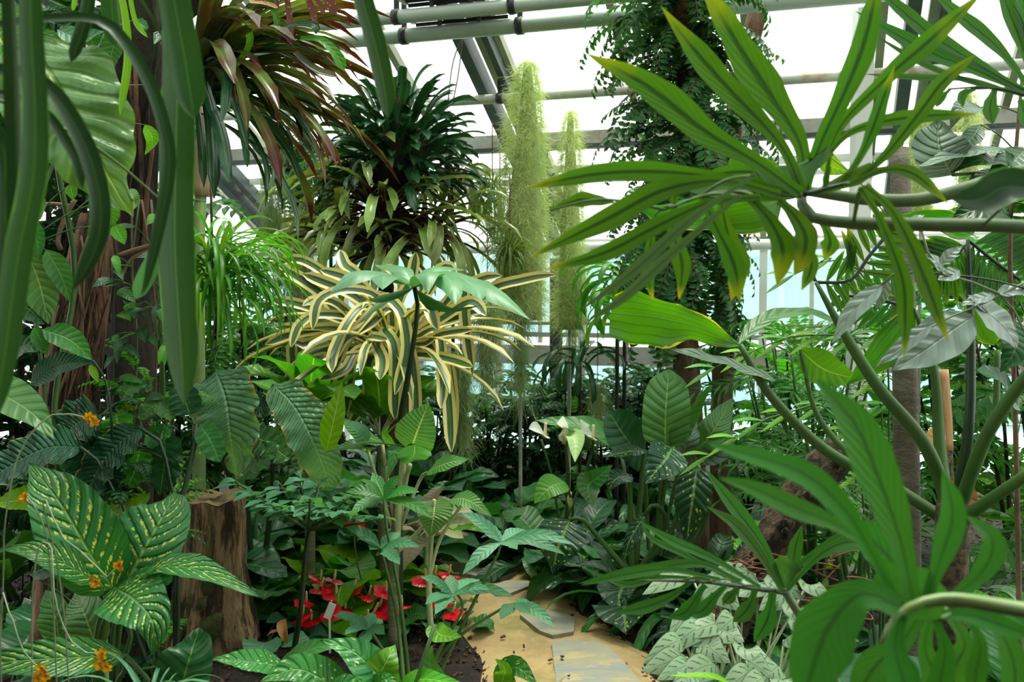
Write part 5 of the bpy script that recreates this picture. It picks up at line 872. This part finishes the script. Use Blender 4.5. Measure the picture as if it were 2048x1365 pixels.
# second finger leaf, upper right
t=thing('finger_philodendron','dark finger-lobed philodendron leaf hanging above the grey quilted leaf','plant',P(2300,160,1.9)); ptube(t,'petiole',[(2330,420,1.95),(2310,270,1.92),(2230,190,1.88),(2130,180,1.85),(2060,195,1.85)],[18,16,14,12,11],M['stemphil'],n=8)
bs=V(*P(2330,160,1.95).xy,0); tube(t,'stem',[bs,bs+V(.04,0,.5),bs+V(-.02,.03,1.1),P(2330,420,1.95),P(2320,280,1.95)],[.03,.027,.025,.02,.008],M['bark2'],n=9,rough=.12,seg=22)
for pts,w_ in (([(2060,190),(1960,130),(1870,75),(1780,0),(1740,-50)],36),([(2060,190),(1950,140),(1850,100),(1710,22)],36),([(2060,195),(1960,170),(1850,130),(1740,65)],14),([(2060,195),(1940,160),(1830,155),(1725,148)],14),([(2060,180),(2000,100),(1930,40),(1860,-20)],34),([(2070,170),(2040,80),(2010,0),(1995,-60)],36),([(2080,160),(2060,80),(2048,0),(2030,-80)],50),([(1990,175),(1980,215),(1985,250)],34),([(1950,178),(1925,190),(1925,215)],20),([(2040,200),(2050,230),(2060,260)],36),([(1900,178),(1880,200),(1872,215)],16)):
    leaf(t,[(x,y,1.85) for x,y in pts],w_,M['phild'],'lobe',name='lobe',N=(0,-1,.15),nu=4,nv=18,wob=.06)
# middle finger leaf
t=thing('finger_philodendron','philodendron with finger-lobed leaf spread above silver aglaonema','plant',gr(1720,1.95)); ptube(t,'petiole',[(1570,1185,1.95),(1610,1250,1.95),(1660,1340,1.95),(1710,1480,1.95),(1720,1700,1.95)],[16,17,18,20,22],M['stemphil'],n=9)
tube(t,'stem',[t.location,P(1720,1690,1.95)],.02,M['stemphil'],n=8)
for pts,w_,dd in (([(1568,1185),(1530,1100),(1480,1030),(1408,936)],32,1.92),([(1565,1185),(1520,1110),(1470,1050),(1412,1012)],26,1.9),([(1570,1185),(1585,1130),(1592,1090),(1605,1050)],28,1.95),([(1575,1170),(1610,1120),(1680,1095),(1790,1088)],22,1.95),([(1580,1150),(1640,1095),(1730,1050),(1800,1035)],14,2.),([(1575,1180),(1640,1110),(1700,1085),(1760,1100)],22,1.9),
 ([(1520,1175),(1430,1120),(1350,1085),(1272,1040)],20,1.85),([(1470,1165),(1370,1110),(1300,1075),(1282,1030)],14,1.95),([(1480,1165),(1400,1128),(1300,1140),(1155,1168)],26,1.75),([(1440,1160),(1340,1140),(1250,1150),(1160,1172)],20,1.7),([(1420,1160),(1320,1155),(1250,1170),(1165,1135)],14,1.8),
 ([(1380,1165),(1340,1195),(1290,1215),(1228,1228)],26,1.8),([(1410,1170),(1390,1200),(1370,1225),(1335,1238)],30,1.82),([(1450,1172),(1420,1205),(1400,1225),(1370,1228)],30,1.84),([(1475,1175),(1460,1195),(1445,1208)],24,1.86),([(1510,1180),(1500,1210),(1485,1230),(1465,1245)],34,1.88),([(1545,1185),(1540,1220),(1530,1250),(1508,1285)],40,1.9)):
    leaf(t,[(x,y,dd) for x,y in pts],w_,M['phild'],'lobe',name='lobe',N=(0,-.9,.4),nu=4,nv=18,cup=.15,wob=.06)
ptube(t,'rachis',[(1570,1186,1.94),(1480,1174,1.88),(1400,1164,1.83),(1280,1162,1.78)],[11,9,7,3],M['stemd'],n=6)
web(t,[(1570,1190,1.94),(1540,1140,1.92),(1560,1110,1.92),(1585,1120,1.94),(1600,1135,1.95),(1585,1165,1.95)],1.93,M['phild'])
# front blurred finger leaf
t=thing('finger_philodendron','large bright finger-lobed philodendron leaf leaning over the path corner','plant',V(*P(2150,1230,.95).xy,0)); ptube(t,'petiole',[(1800,1215,.95),(1900,1200,.95),(2000,1215,.95),(2150,1240,.95)],[22,26,28,30],M['stemphil'],n=10); tube(t,'stem',[t.location,P(2150,1240,.95)],.018,M['stemphil'],n=8)
for pts,w_,dd,m in (([(1800,1225),(1740,1100),(1680,1010),(1590,940),(1405,884)],62,.93,'philf'),([(1770,1120),(1690,1060),(1600,1020),(1500,975),(1435,955)],52,1.0,'philf'),([(1830,1220),(1800,1080),(1750,940),(1710,850),(1630,755)],108,.92,'philf'),([(1850,1210),(1880,1120),(1905,1030),(1885,938)],66,.95,'philf'),([(1880,1210),(1960,1150),(1985,1080),(1930,1030)],56,1.0,'philf'),([(1800,1215),(1720,1190),(1650,1270),(1600,1420)],150,.9,'philf'),([(1850,1230),(1930,1230),(2000,1250),(2080,1280)],50,.98,'philf'),([(1800,1230),(1790,1300),(1810,1380),(1800,1450)],80,.95,'philf'),([(1870,1240),(1890,1300),(1880,1380),(1900,1440)],60,1.02,'philf'),([(1840,1225),(1780,1120),(1720,1060),(1690,1040)],90,.97,'philf'),([(1930,1225),(1960,1290),(1950,1360),(1960,1430)],50,1.0,'philf')):
    leaf(t,[(x,y,dd) for x,y in pts],w_*.85,M[m],'lobe',name='lobe',N=(-.1,-.9,.35),nu=6,nv=22,cup=.15,wob=.05)
for pts,w_,dd in (([(1840,1230),(1800,1290),(1745,1340),(1700,1430)],70,1.08),([(1900,1230),(1930,1290),(1905,1350),(1930,1430)],60,1.1),([(1960,1220),(2010,1280),(2030,1350),(2020,1430)],60,1.05),([(2000,1215),(2060,1260),(2090,1330)],60,1.1),([(1860,1235),(1850,1300),(1870,1360),(1850,1440)],54,1.12)): leaf(t,[(x,y,dd) for x,y in pts],w_,M['philf'],'lobe',name='lobe',N=(-.1,-.9,.35),nu=5,nv=16,cup=.15,wob=.05)
ptube(t,'petiole',[(1760,1290,.9),(1800,1225,.9),(1880,1196,.9),(1980,1205,.9),(2150,1235,.95)],[8,16,20,22,24],M['culm'],n=8)
web(t,[(1800,1240,.95),(1740,1180,.94),(1760,1120,.94),(1800,1130,.94),(1860,1140,.95),(1900,1190,.96),(1880,1240,.97)],.95,M['philf'])
# ================================================================ big petioles and backlit leaves, right
t=thing('giant_aroid','giant aroid with thick green leaf stalks and backlit fan leaf','plant',gr(1900,3.1))
CR=(1905,1010,3.0)
for pts,w_,m in (([(1905,1030,3.1),(1850,890,3.0),(1760,780,2.95),(1690,670,2.9),(1632,565,2.9)],[30,28,26,22,8],'stemg'),([(1890,1040,3.15),(1780,970,3.2),(1650,900,3.2),(1540,790,3.2),(1480,690,3.2)],[26,22,22,20,12],'stemg'),([(1910,1020,3.1),(1935,880,2.9),(1942,720,2.9),(1936,480,2.9)],[24,21,17,8],'stemd'),([(1915,1030,3.1),(1960,900,2.8),(2010,810,2.7),(2080,720,2.6),(2180,600,2.55),(2230,540,2.55)],[32,28,27,26,20,9],'stemg'),([(1910,1050,3.1),(1980,1000,2.8),(2080,930,2.6),(2200,820,2.5),(2260,740,2.5)],[30,26,24,18,8],'stemg'),([(1900,1040,3.15),(1880,900,3.2),(1868,740,3.2),(1830,620,3.2)],[26,24,18,7],'stemg'),([(1900,1040,3.2),(1750,950,3.3),(1640,840,3.4),(1600,700,3.4)],[20,16,12,6],'stemg'),([(1915,1030,3.2),(1985,850,3.2),(1995,700,3.2)],[18,14,12],'stemg')): ptube(t,'leaf_stalk',pts,w_,M[m],n=10,seg=18)
tube(t,'stem',[t.location,P(*CR)],[.07,.05],M['log'],n=12,rough=.15)
leaf(t,[(1480,690,3.2),(1400,655,3.1),(1310,632,3.0),(1222,624,2.95)],104,M['fan'],'fan',name='fan_leaf',N=(.1,-.9,-.3),nu=18,nv=20,cup=.15,wave=.2,wf=2.2,asym=-.2,wob=.10)
leaf(t,[(1478,688,3.2),(1530,640,3.3),(1610,625,3.4),(1690,650,3.4)],44,M['mid'],'round',name='fan_leaf',N=(0,-.4,.9),nu=8,nv=12,wave=.1)
leaf(t,[(2230,540,2.55),(2330,480,2.5),(2450,520,2.4)],150,M['bright'],'heart',N=(0,-.6,.8),nu=8,nv=14,heart=.5); leaf(t,[(2260,740,2.5),(2360,690,2.45),(2480,740,2.4)],140,M['mid'],'heart',N=(0,-.6,.8),nu=8,nv=14,heart=.5)
leaf(t,[(1550,760,3.2),(1460,730,3.1),(1400,712,3.0),(1335,698,3.0)],46,M['quiltg'],'oblong',N=(0,-.5,.8),wave=.1)
# feather leaf pieces, backlit
def feather(t,pts,d,n,ln,w_,m):
    c=cr([P(*p,d) for p in pts],n+1); T=np.gradient(c,axis=0)
    for i in range(1,n+1):
        Tn=T[i]/np.linalg.norm(T[i]); S=np.cross(Tn,(0,1,0)); S/=np.linalg.norm(S); sc=np.interp(i/n,[0,.4,1],[.7,1,.4])*ln*d/F
        for sd in (-1,1):
            e=c[i]+(S*sd+Tn*.55)*sc; v,f,u=leafgeo([c[i],(c[i]+e)/2+Tn*.0,e],w_/2*d/F,'lance',N=(0,-1,.1),nu=3,nv=7); obj('segment',mesh('segment',v-origin(t),f,M[m],u),t)
    tube(t,'midrib',[P(*p,d) for p in pts],.006,M['stemd'],n=5)
feather(t,[(1632,565),(1690,600),(1640,560),(1600,540)][:1]+[(1700,560),(1740,510),(1790,450)],2.9,11,85,16,'phil'); feather(t,[(1936,480),(1985,520),(2040,560)],2.9,9,110,20,'phild'); feather(t,[(1936,485),(1900,520),(1850,545)],3.0,9,90,18,'phil'); feather(t,[(1830,620),(1760,600),(1680,590)],3.2,9,70,14,'phild')
for pts,w_,m in (([(1480,420,3.),(1420,425,2.95),(1330,430,2.9),(1270,410,2.9)],70,'fan'),([(1560,400,3.),(1520,430,2.95),(1450,440,2.95),(1380,455,2.95)],70,'fan'),([(1940,470,2.9),(1880,440,2.8),(1800,430,2.8)],50,'fan'),([(1990,690,3.2),(1940,580,3.1),(1880,590,3.1)],80,'fan'),([(1600,700,3.4),(1650,740,3.4),(1720,760,3.4)],70,'bright'),([(1830,620,3.2),(1750,720,3.2),(1690,770,3.2)],70,'fan'),([(1640,300,3.2),(1660,330,3.2),(1700,345,3.2)],40,'lime'),([(1500,390,3.2),(1480,330,3.2),(1560,330,3.2)],50,'fan')): leaf(t,pts,w_,M[m],'ovate',N=(0,-1,-.1),nu=8,nv=12,wave=.1)
# ================================================================ blue-grey vine
t=thing('grey_leaved_vine','climbing vine with matt blue-grey quilted leaves','vine',gr(2060,2.2)); ptube(t,'stem',[(2060,1500,2.2),(2075,1000,2.2),(2060,700,2.2),(2000,590,2.2),(1930,560,2.2),(1870,540,2.2),(1850,480,2.2),(1840,450,2.2)],5,M['stemgrey'],n=6,seg=28,foot=True); ptube(t,'stem',[(1790,545,2.2),(1880,548,2.2),(1980,560,2.2),(2060,580,2.2)],4,M['stemd'],n=6); ptube(t,'stem',[(1760,730,2.2),(1870,650,2.2),(1960,610,2.2),(2060,560,2.2)],4,M['stemgrey'],n=6)
for pts,w_ in (([(1948,632),(1905,660),(1850,700),(1785,742)],100),([(1948,612),(1985,635),(2015,665),(2036,698)],84),([(1765,570),(1730,600),(1700,630),(1664,688)],40),([(1865,648),(1820,680),(1790,705),(1750,735)],34),([(1775,560),(1765,590),(1752,620)],26),([(1990,590),(1950,600),(1920,612)],26),([(1885,545),(1870,520),(1840,508)],26),([(1885,530),(1900,510),(1925,493)],26),([(1918,540),(1900,550),(1875,560)],34),([(1995,588),(2030,580),(2070,590)],32),([(2048,560),(2070,570),(2090,590)],40),([(1840,462),(1830,440),(1850,430)],20),([(1975,625),(1950,600),(1935,590)],20)):
    leaf(t,pts,w_,M['grey'],'ovate',d=2.2,N=(.1,-.75,.7),nu=8,nv=14,cup=.1,wave=.06)
t=thing('large_leaved_climber','climber with large grey-green veined leaf and dark arching leaves','plant',gr(2030,2.8)); ptube(t,'stem',[(2040,1300,2.8),(2030,800,2.8),(2020,500,2.8),(2030,330,2.8),(2045,150,2.8)],[12,11,10,9,7],M['twig'],n=7,foot=True)
for pts,w_,m,N in (([(1905,350,2.6),(1880,300,2.6),(1875,240,2.65)],118,'quiltg',(-.1,-1,.3)),([(2010,300,2.7),(1930,305,2.6),(1830,335,2.55)],54,'quiltg',(0,-.5,.9)),([(2020,330,2.7),(1960,320,2.6),(1900,345,2.6)],60,'dark',(0,-.6,.7)),([(2050,300,2.7),(2010,340,2.6),(1960,380,2.6)],70,'dark',(0,-.7,.6)),([(1960,215,2.7),(1920,220,2.6),(1900,260,2.6)],50,'quiltg',(0,-.8,.6)),([(2030,400,2.7),(1980,350,2.65),(1930,370,2.65)],60,'quiltg',(0,-.5,.9)),([(2060,350,2.7),(2030,330,2.6),(2010,300,2.6)],60,'dark',(0,-.7,.6)),([(1960,250,2.7),(1940,280,2.65),(1900,300,2.6)],40,'dark',(0,-.7,.6)),([(2040,820,2.8),(2000,760,2.75),(1950,740,2.7)],70,'dark',(0,-.6,.7)),([(2030,640,2.8),(2030,700,2.75),(2000,745,2.75)],60,'dark',(0,-.7,.6)),([(2030,440,2.8),(1960,420,2.75),(1900,440,2.75)],70,'dark',(0,-.7,.6))): leaf(t,pts,w_,M[m],'ovate',N=N,nu=8,nv=14,cup=.15,wave=.08)
# palm trunk and golden sheath
t=thing('palm_trunk','pale grey palm trunk with dark cracks among the stalks','tree trunk',gr(1815,3.5)); treetube(t,'trunk',[(1815,1080,3.5),(1812,900,3.5),(1810,740,3.5),(1806,560,3.5),(1800,300,3.6)],[52,50,48,44,36],M['palmtrunk'],.05)
t=thing('dry_sheath','golden brown dry leaf sheath standing beside palm trunk','plant',gr(1890,3.4)); ptube(t,'sheath',[(1885,900,3.4),(1886,830,3.4),(1882,740,3.4)],[40,34,30],M['gold'],n=10,rough=.06,seg=10); ptube(t,'stem',[(1898,1120,3.4),(1890,960,3.4),(1886,890,3.4)],[30,30,36],M['log'],n=10,rough=.15,foot=True); leaf(t,[(1885,860,3.35),(1860,890,3.3),(1870,930,3.3)],40,M['dry'],'ovate',N=TO_CAM,cup=.4); leaf(t,[(1890,960,3.35),(1920,1000,3.3),(1900,1060,3.3)],60,M['dry'],'ovate',N=TO_CAM,cup=.5)
# thin-leaved bamboo shrub
for (x,d,h,n,sd,lb) in ((1640,4.6,1.35,34,121,'bushy fine-leaved bamboo shrub behind the giant stalks'),(1720,4.2,1.0,28,122,'lower fine-leaved bamboo shrub beside the palm trunk'),(1590,4.85,1.25,30,123,'fine-leaved bamboo shrub right of the fern-clad tree')):
    bush('bamboo_shrub',lb,'shrub',gr(x,d),h,n,'bamboo',(.32,.5),sd,'bamboo shrubs',rad=.25,stems=6,stem='stemg',z0=.3)
for i,(x,d,y0,y1) in enumerate(((1560,3.3,560,530),)):
    t=thing('bamboo_cane','thin arching bamboo cane with slender folded leaves','bamboo',gr(1765,3.85))
    for pts in ([(1765,1345,3.85),(1775,720,3.75),(1700,525,3.7),(1590,548,3.65)],[(1760,1345,3.85),(1755,760,3.75),(1620,670,3.7),(1430,735,3.6)],[(1755,1345,3.85),(1700,860,3.75),(1560,830,3.75),(1420,910,3.7)]):
        ptube(t,'cane',pts,[6,5,4,3],M['stemg'],n=5,seg=18); c=cr(pts,14)
        for k in range(5,14):
            x,y,d_=c[k]; 
            for sd in (-1,1): leaf(t,[(x,y,d_),(x-30,y+sd*12+8,d_-.03),(x-62,y+sd*20+22,d_-.05)],11,M['bright' if k%2 else 'lime'],'lance',N=(0,-.5,.8),nu=2,nv=6)
# ================================================================ understory fill
rs=random.Random(500)
GC=[ # x, depth, n, kind, mats, L, name, label
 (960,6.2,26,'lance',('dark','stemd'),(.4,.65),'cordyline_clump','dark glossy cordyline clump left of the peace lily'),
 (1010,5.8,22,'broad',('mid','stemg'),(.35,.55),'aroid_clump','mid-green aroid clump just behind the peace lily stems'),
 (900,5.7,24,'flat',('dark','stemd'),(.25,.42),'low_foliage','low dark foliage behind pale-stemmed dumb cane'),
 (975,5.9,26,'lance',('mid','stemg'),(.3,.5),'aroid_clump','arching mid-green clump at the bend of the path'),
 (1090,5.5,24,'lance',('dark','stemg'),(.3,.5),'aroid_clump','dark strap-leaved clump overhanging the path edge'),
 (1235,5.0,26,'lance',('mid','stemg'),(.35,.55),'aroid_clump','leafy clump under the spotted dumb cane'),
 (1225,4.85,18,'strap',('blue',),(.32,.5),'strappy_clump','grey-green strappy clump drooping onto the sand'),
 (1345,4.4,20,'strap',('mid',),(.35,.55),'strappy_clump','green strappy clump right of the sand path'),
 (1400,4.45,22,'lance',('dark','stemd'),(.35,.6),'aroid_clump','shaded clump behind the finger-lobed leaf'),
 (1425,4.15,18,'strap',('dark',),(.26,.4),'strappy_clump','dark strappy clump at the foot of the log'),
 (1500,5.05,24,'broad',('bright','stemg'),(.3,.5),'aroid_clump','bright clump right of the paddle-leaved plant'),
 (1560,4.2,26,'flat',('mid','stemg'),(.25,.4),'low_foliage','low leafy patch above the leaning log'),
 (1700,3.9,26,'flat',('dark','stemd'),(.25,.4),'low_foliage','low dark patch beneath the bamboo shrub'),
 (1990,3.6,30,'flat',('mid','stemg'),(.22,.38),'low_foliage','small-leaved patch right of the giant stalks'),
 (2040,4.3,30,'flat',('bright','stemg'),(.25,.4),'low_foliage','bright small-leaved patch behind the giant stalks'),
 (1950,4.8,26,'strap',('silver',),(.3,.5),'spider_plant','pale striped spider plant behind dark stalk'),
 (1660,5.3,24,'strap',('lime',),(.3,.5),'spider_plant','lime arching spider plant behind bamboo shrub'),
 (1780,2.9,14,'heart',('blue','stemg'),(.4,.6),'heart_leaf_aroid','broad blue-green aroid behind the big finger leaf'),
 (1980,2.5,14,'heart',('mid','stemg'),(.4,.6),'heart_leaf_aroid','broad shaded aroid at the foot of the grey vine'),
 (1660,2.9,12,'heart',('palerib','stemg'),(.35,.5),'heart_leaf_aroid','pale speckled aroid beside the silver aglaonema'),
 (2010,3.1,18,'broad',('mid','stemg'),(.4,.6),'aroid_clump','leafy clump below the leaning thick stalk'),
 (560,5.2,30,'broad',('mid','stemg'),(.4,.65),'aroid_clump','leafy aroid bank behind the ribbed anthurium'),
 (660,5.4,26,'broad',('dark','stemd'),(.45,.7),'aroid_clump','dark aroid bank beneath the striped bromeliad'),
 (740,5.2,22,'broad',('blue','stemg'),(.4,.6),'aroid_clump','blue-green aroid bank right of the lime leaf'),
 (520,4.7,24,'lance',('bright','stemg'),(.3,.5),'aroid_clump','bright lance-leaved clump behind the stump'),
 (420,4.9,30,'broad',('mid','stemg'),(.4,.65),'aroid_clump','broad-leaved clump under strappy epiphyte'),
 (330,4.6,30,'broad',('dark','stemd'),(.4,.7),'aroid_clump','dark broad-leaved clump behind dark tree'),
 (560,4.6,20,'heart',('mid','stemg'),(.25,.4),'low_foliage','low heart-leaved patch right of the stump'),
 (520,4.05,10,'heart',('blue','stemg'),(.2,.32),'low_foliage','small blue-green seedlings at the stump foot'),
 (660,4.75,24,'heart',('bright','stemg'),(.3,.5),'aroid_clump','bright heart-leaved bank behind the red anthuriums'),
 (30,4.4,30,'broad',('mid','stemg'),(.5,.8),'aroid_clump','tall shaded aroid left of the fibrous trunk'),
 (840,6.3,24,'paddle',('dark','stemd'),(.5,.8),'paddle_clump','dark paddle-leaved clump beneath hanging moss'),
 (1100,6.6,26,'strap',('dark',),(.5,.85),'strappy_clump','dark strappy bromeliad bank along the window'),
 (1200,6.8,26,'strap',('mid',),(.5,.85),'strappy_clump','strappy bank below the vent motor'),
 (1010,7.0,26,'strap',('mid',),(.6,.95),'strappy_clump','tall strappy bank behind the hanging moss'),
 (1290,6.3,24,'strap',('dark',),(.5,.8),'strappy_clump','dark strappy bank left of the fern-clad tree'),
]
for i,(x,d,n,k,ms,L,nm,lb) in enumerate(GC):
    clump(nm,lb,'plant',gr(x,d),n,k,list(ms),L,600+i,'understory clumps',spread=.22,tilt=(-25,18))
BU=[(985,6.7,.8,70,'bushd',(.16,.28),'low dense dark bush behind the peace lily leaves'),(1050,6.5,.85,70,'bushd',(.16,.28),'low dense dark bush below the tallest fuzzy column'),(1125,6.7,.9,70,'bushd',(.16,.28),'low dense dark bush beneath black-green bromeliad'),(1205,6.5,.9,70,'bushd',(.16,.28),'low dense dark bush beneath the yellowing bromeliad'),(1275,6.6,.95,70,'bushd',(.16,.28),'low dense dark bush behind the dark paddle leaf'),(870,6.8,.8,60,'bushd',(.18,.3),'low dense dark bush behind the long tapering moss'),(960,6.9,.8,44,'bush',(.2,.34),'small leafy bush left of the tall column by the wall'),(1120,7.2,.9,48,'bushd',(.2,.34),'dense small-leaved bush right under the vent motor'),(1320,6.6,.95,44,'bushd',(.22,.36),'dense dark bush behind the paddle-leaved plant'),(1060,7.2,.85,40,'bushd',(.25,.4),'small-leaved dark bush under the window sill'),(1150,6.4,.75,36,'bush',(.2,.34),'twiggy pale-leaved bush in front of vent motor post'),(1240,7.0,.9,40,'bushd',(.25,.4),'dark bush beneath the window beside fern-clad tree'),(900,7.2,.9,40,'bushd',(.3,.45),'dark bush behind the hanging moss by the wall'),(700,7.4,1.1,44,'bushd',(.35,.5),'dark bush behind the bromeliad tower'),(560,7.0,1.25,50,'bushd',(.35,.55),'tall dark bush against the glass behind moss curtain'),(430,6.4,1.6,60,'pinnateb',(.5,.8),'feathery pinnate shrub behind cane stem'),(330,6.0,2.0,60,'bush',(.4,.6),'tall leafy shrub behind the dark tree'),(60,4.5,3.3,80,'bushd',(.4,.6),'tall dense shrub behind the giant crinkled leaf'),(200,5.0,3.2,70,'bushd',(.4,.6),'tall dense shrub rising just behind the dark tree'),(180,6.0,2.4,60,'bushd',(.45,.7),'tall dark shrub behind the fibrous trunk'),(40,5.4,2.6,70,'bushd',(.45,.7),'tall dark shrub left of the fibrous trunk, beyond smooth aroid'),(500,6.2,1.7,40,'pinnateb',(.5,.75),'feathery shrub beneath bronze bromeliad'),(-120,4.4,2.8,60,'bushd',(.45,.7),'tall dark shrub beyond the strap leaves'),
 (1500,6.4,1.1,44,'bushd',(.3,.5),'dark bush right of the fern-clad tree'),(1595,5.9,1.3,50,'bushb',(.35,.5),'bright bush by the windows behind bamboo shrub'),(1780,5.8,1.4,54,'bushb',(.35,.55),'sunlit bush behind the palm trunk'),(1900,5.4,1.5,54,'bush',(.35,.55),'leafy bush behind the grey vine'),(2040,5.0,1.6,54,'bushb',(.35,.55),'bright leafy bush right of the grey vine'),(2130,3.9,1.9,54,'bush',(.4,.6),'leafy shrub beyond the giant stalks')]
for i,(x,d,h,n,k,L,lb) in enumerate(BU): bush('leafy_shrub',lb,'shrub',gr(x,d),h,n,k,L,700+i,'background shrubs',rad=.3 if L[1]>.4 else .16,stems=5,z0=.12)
bush('fine_shrub','twiggy small-leaved shrub between the dark tree and long strap leaf','shrub',gr(238,3.2),1.2,60,'bushd',(.13,.24),790,rad=.15,stems=6)
bush('fine_shrub','bright small-leaved climber tangled on twigs behind long strap leaf','shrub',gr(300,3.3),1.3,46,'bushb',(.10,.18),791,rad=.13,stems=6)
# epiphytes near window
for (x,y,d,n,k,ms,L,lb,sd) in ((1250,560,5.9,40,'arch',['grass'],(.3,.5),'strappy epiphyte on the fern-clad tree, pale folded leaves',801),(1235,620,5.8,30,'arch',['straplime'],(.22,.35),'yellowing bromeliad mounted low near the vent motor',802),(1160,720,6.0,18,'arch',['brom'],(.3,.45),'black-green bromeliad perched above the twiggy bush',803),(905,380,6.2,40,'arch',['bromb'],(.3,.5),'burgundy bromeliad tucked right of the tower',804),(660,340,6.3,30,'pinn',None,(.3,.5),'trailing fern hanging left of the bromeliad tower',805),(595,290,6.6,26,'pinn',None,(.3,.5),'narrow trailing fern hanging below bronze leaf tips',806)):
    t=thing('epiphyte',lb,'plant',P(x,y,d),'epiphytes by the window')
    if k=='pinn':
        r2=random.Random(sd)
        for i in range(n): put(t,r2.choice(FV['pinnate']),V(r2.uniform(-.05,.05),r2.uniform(-.05,.05),r2.uniform(-.25,.1)),r2.uniform(0,6.28),r2.uniform(-1.2,-.2),r2.uniform(*L),'frond')
    else: rosette(t,n,k,ms,L,tilt=(-50,30),seed=sd,spread=.06,z=(-.06,.06))
    tube(t,'mount',[P(x,y,d),V(*P(x,y,d).xy,0)],.012,M['bark'],n=6)

# ================================================================ join loose leaves to their stems, keep foliage clear of solid things
def wverts(o):
    n=len(o.data.vertices); v=np.zeros(n*3); o.data.vertices.foreach_get('co',v); v=v.reshape(-1,3); r=o.parent
    return v+(np.array(r.location) if r else 0)
STEMN=('stem','petiole','stalk','trunk','rachis','cane','leaf_stalk','branchlet','flower_stalk','hanger','leaf_base','leaf_web','stock','midrib','support_pole','branch')
stemv={}
for o in bpy.data.objects:
    if o.type=='MESH' and o.parent is not None and o.parent.parent is None and o.name.split('.')[0] in STEMN: stemv.setdefault(o.parent,[]).append(wverts(o))
stemv={k:np.vstack(v) for k,v in stemv.items()}
for o,root,b,wd in BASES:
    if root not in stemv or o.name.split('.')[0] not in ('leaf','leaflet','lobe','fan_leaf','sheath'): continue
    q=stemv[root]; dd=np.linalg.norm(q-np.array(b),axis=1)+np.maximum(0,q[:,2]-b.z)*.5; i=int(dd.argmin()); a=Vector(q[i]); L=(a-b).length
    if L<.022 or L>1.1: continue
    m_=(a+b)/2+V(0,0,.06*L); r_=min(.006,max(.0022,wd*.035))
    tube(root,'petiole',[a,m_,b],[r_*1.2,r_,r_*.8],M['stemg'],n=5,seg=6)
bpy.context.view_layer.update()
from mathutils.bvhtree import BVHTree
def wbvh(o,M_=None):
    v=np.zeros(len(o.data.vertices)*3); o.data.vertices.foreach_get('co',v); mw=np.array(M_ if M_ is not None else o.matrix_world); v=v.reshape(-1,3)@mw[:3,:3].T+mw[:3,3]
    return v,BVHTree.FromPolygons([tuple(p) for p in v],[tuple(p.vertices) for p in o.data.polygons])
SOL=[]
for o in bpy.data.objects:
    if o.type!='MESH' or o.parent is None: continue
    n=o.name.split('.')[0]; r=o.parent
    while r.parent: r=r.parent
    if n in ('trunk','cut_face','support_trunk','support_pole','post','gearbox','pipe_run','plate','flagstone','pane','mullion','sill','glazing_bar','purlin','rafter','moss_patch') and r.name.split('.')[0]!='glasshouse':
        v,t_=wbvh(o); SOL.append((r,v.min(0),v.max(0),t_))
smin=np.array([s[1] for s in SOL]); smax=np.array([s[2] for s in SOL]); rs=random.Random(9)
def clash(o,r,Mx):
    v,t_=wbvh(o,Mx); a=v.min(0); b=v.max(0)
    return sum(len(SOL[i][3].overlap(t_)) for i in np.where(np.all(smin<=b,1)&np.all(smax>=a,1))[0] if SOL[i][0]!=r)
for o in PUT:
    r=o.parent
    if r.name.startswith(('burgundy','dark_brom')): continue
    best=clash(o,r,o.matrix_world)
    if not best: continue
    e0=tuple(o.rotation_euler); s0=o.scale[0]; keep=(e0,s0)
    for k in range(26):
        e=(e0[0],e0[1]+rs.uniform(-.25,.25),e0[2]+(1 if k%2 else -1)*.16*(1+k//2)); s=s0*(1 if k<14 else .8)
        Mx=r.matrix_world@Matrix.LocRotScale(o.location,__import__('mathutils').Euler(e),Vector((s,s,s))); c=clash(o,r,Mx)
        if c<best: best=c; keep=(e,s)
        if not c: break
    o.rotation_euler=keep[0]; o.scale=(keep[1],)*3
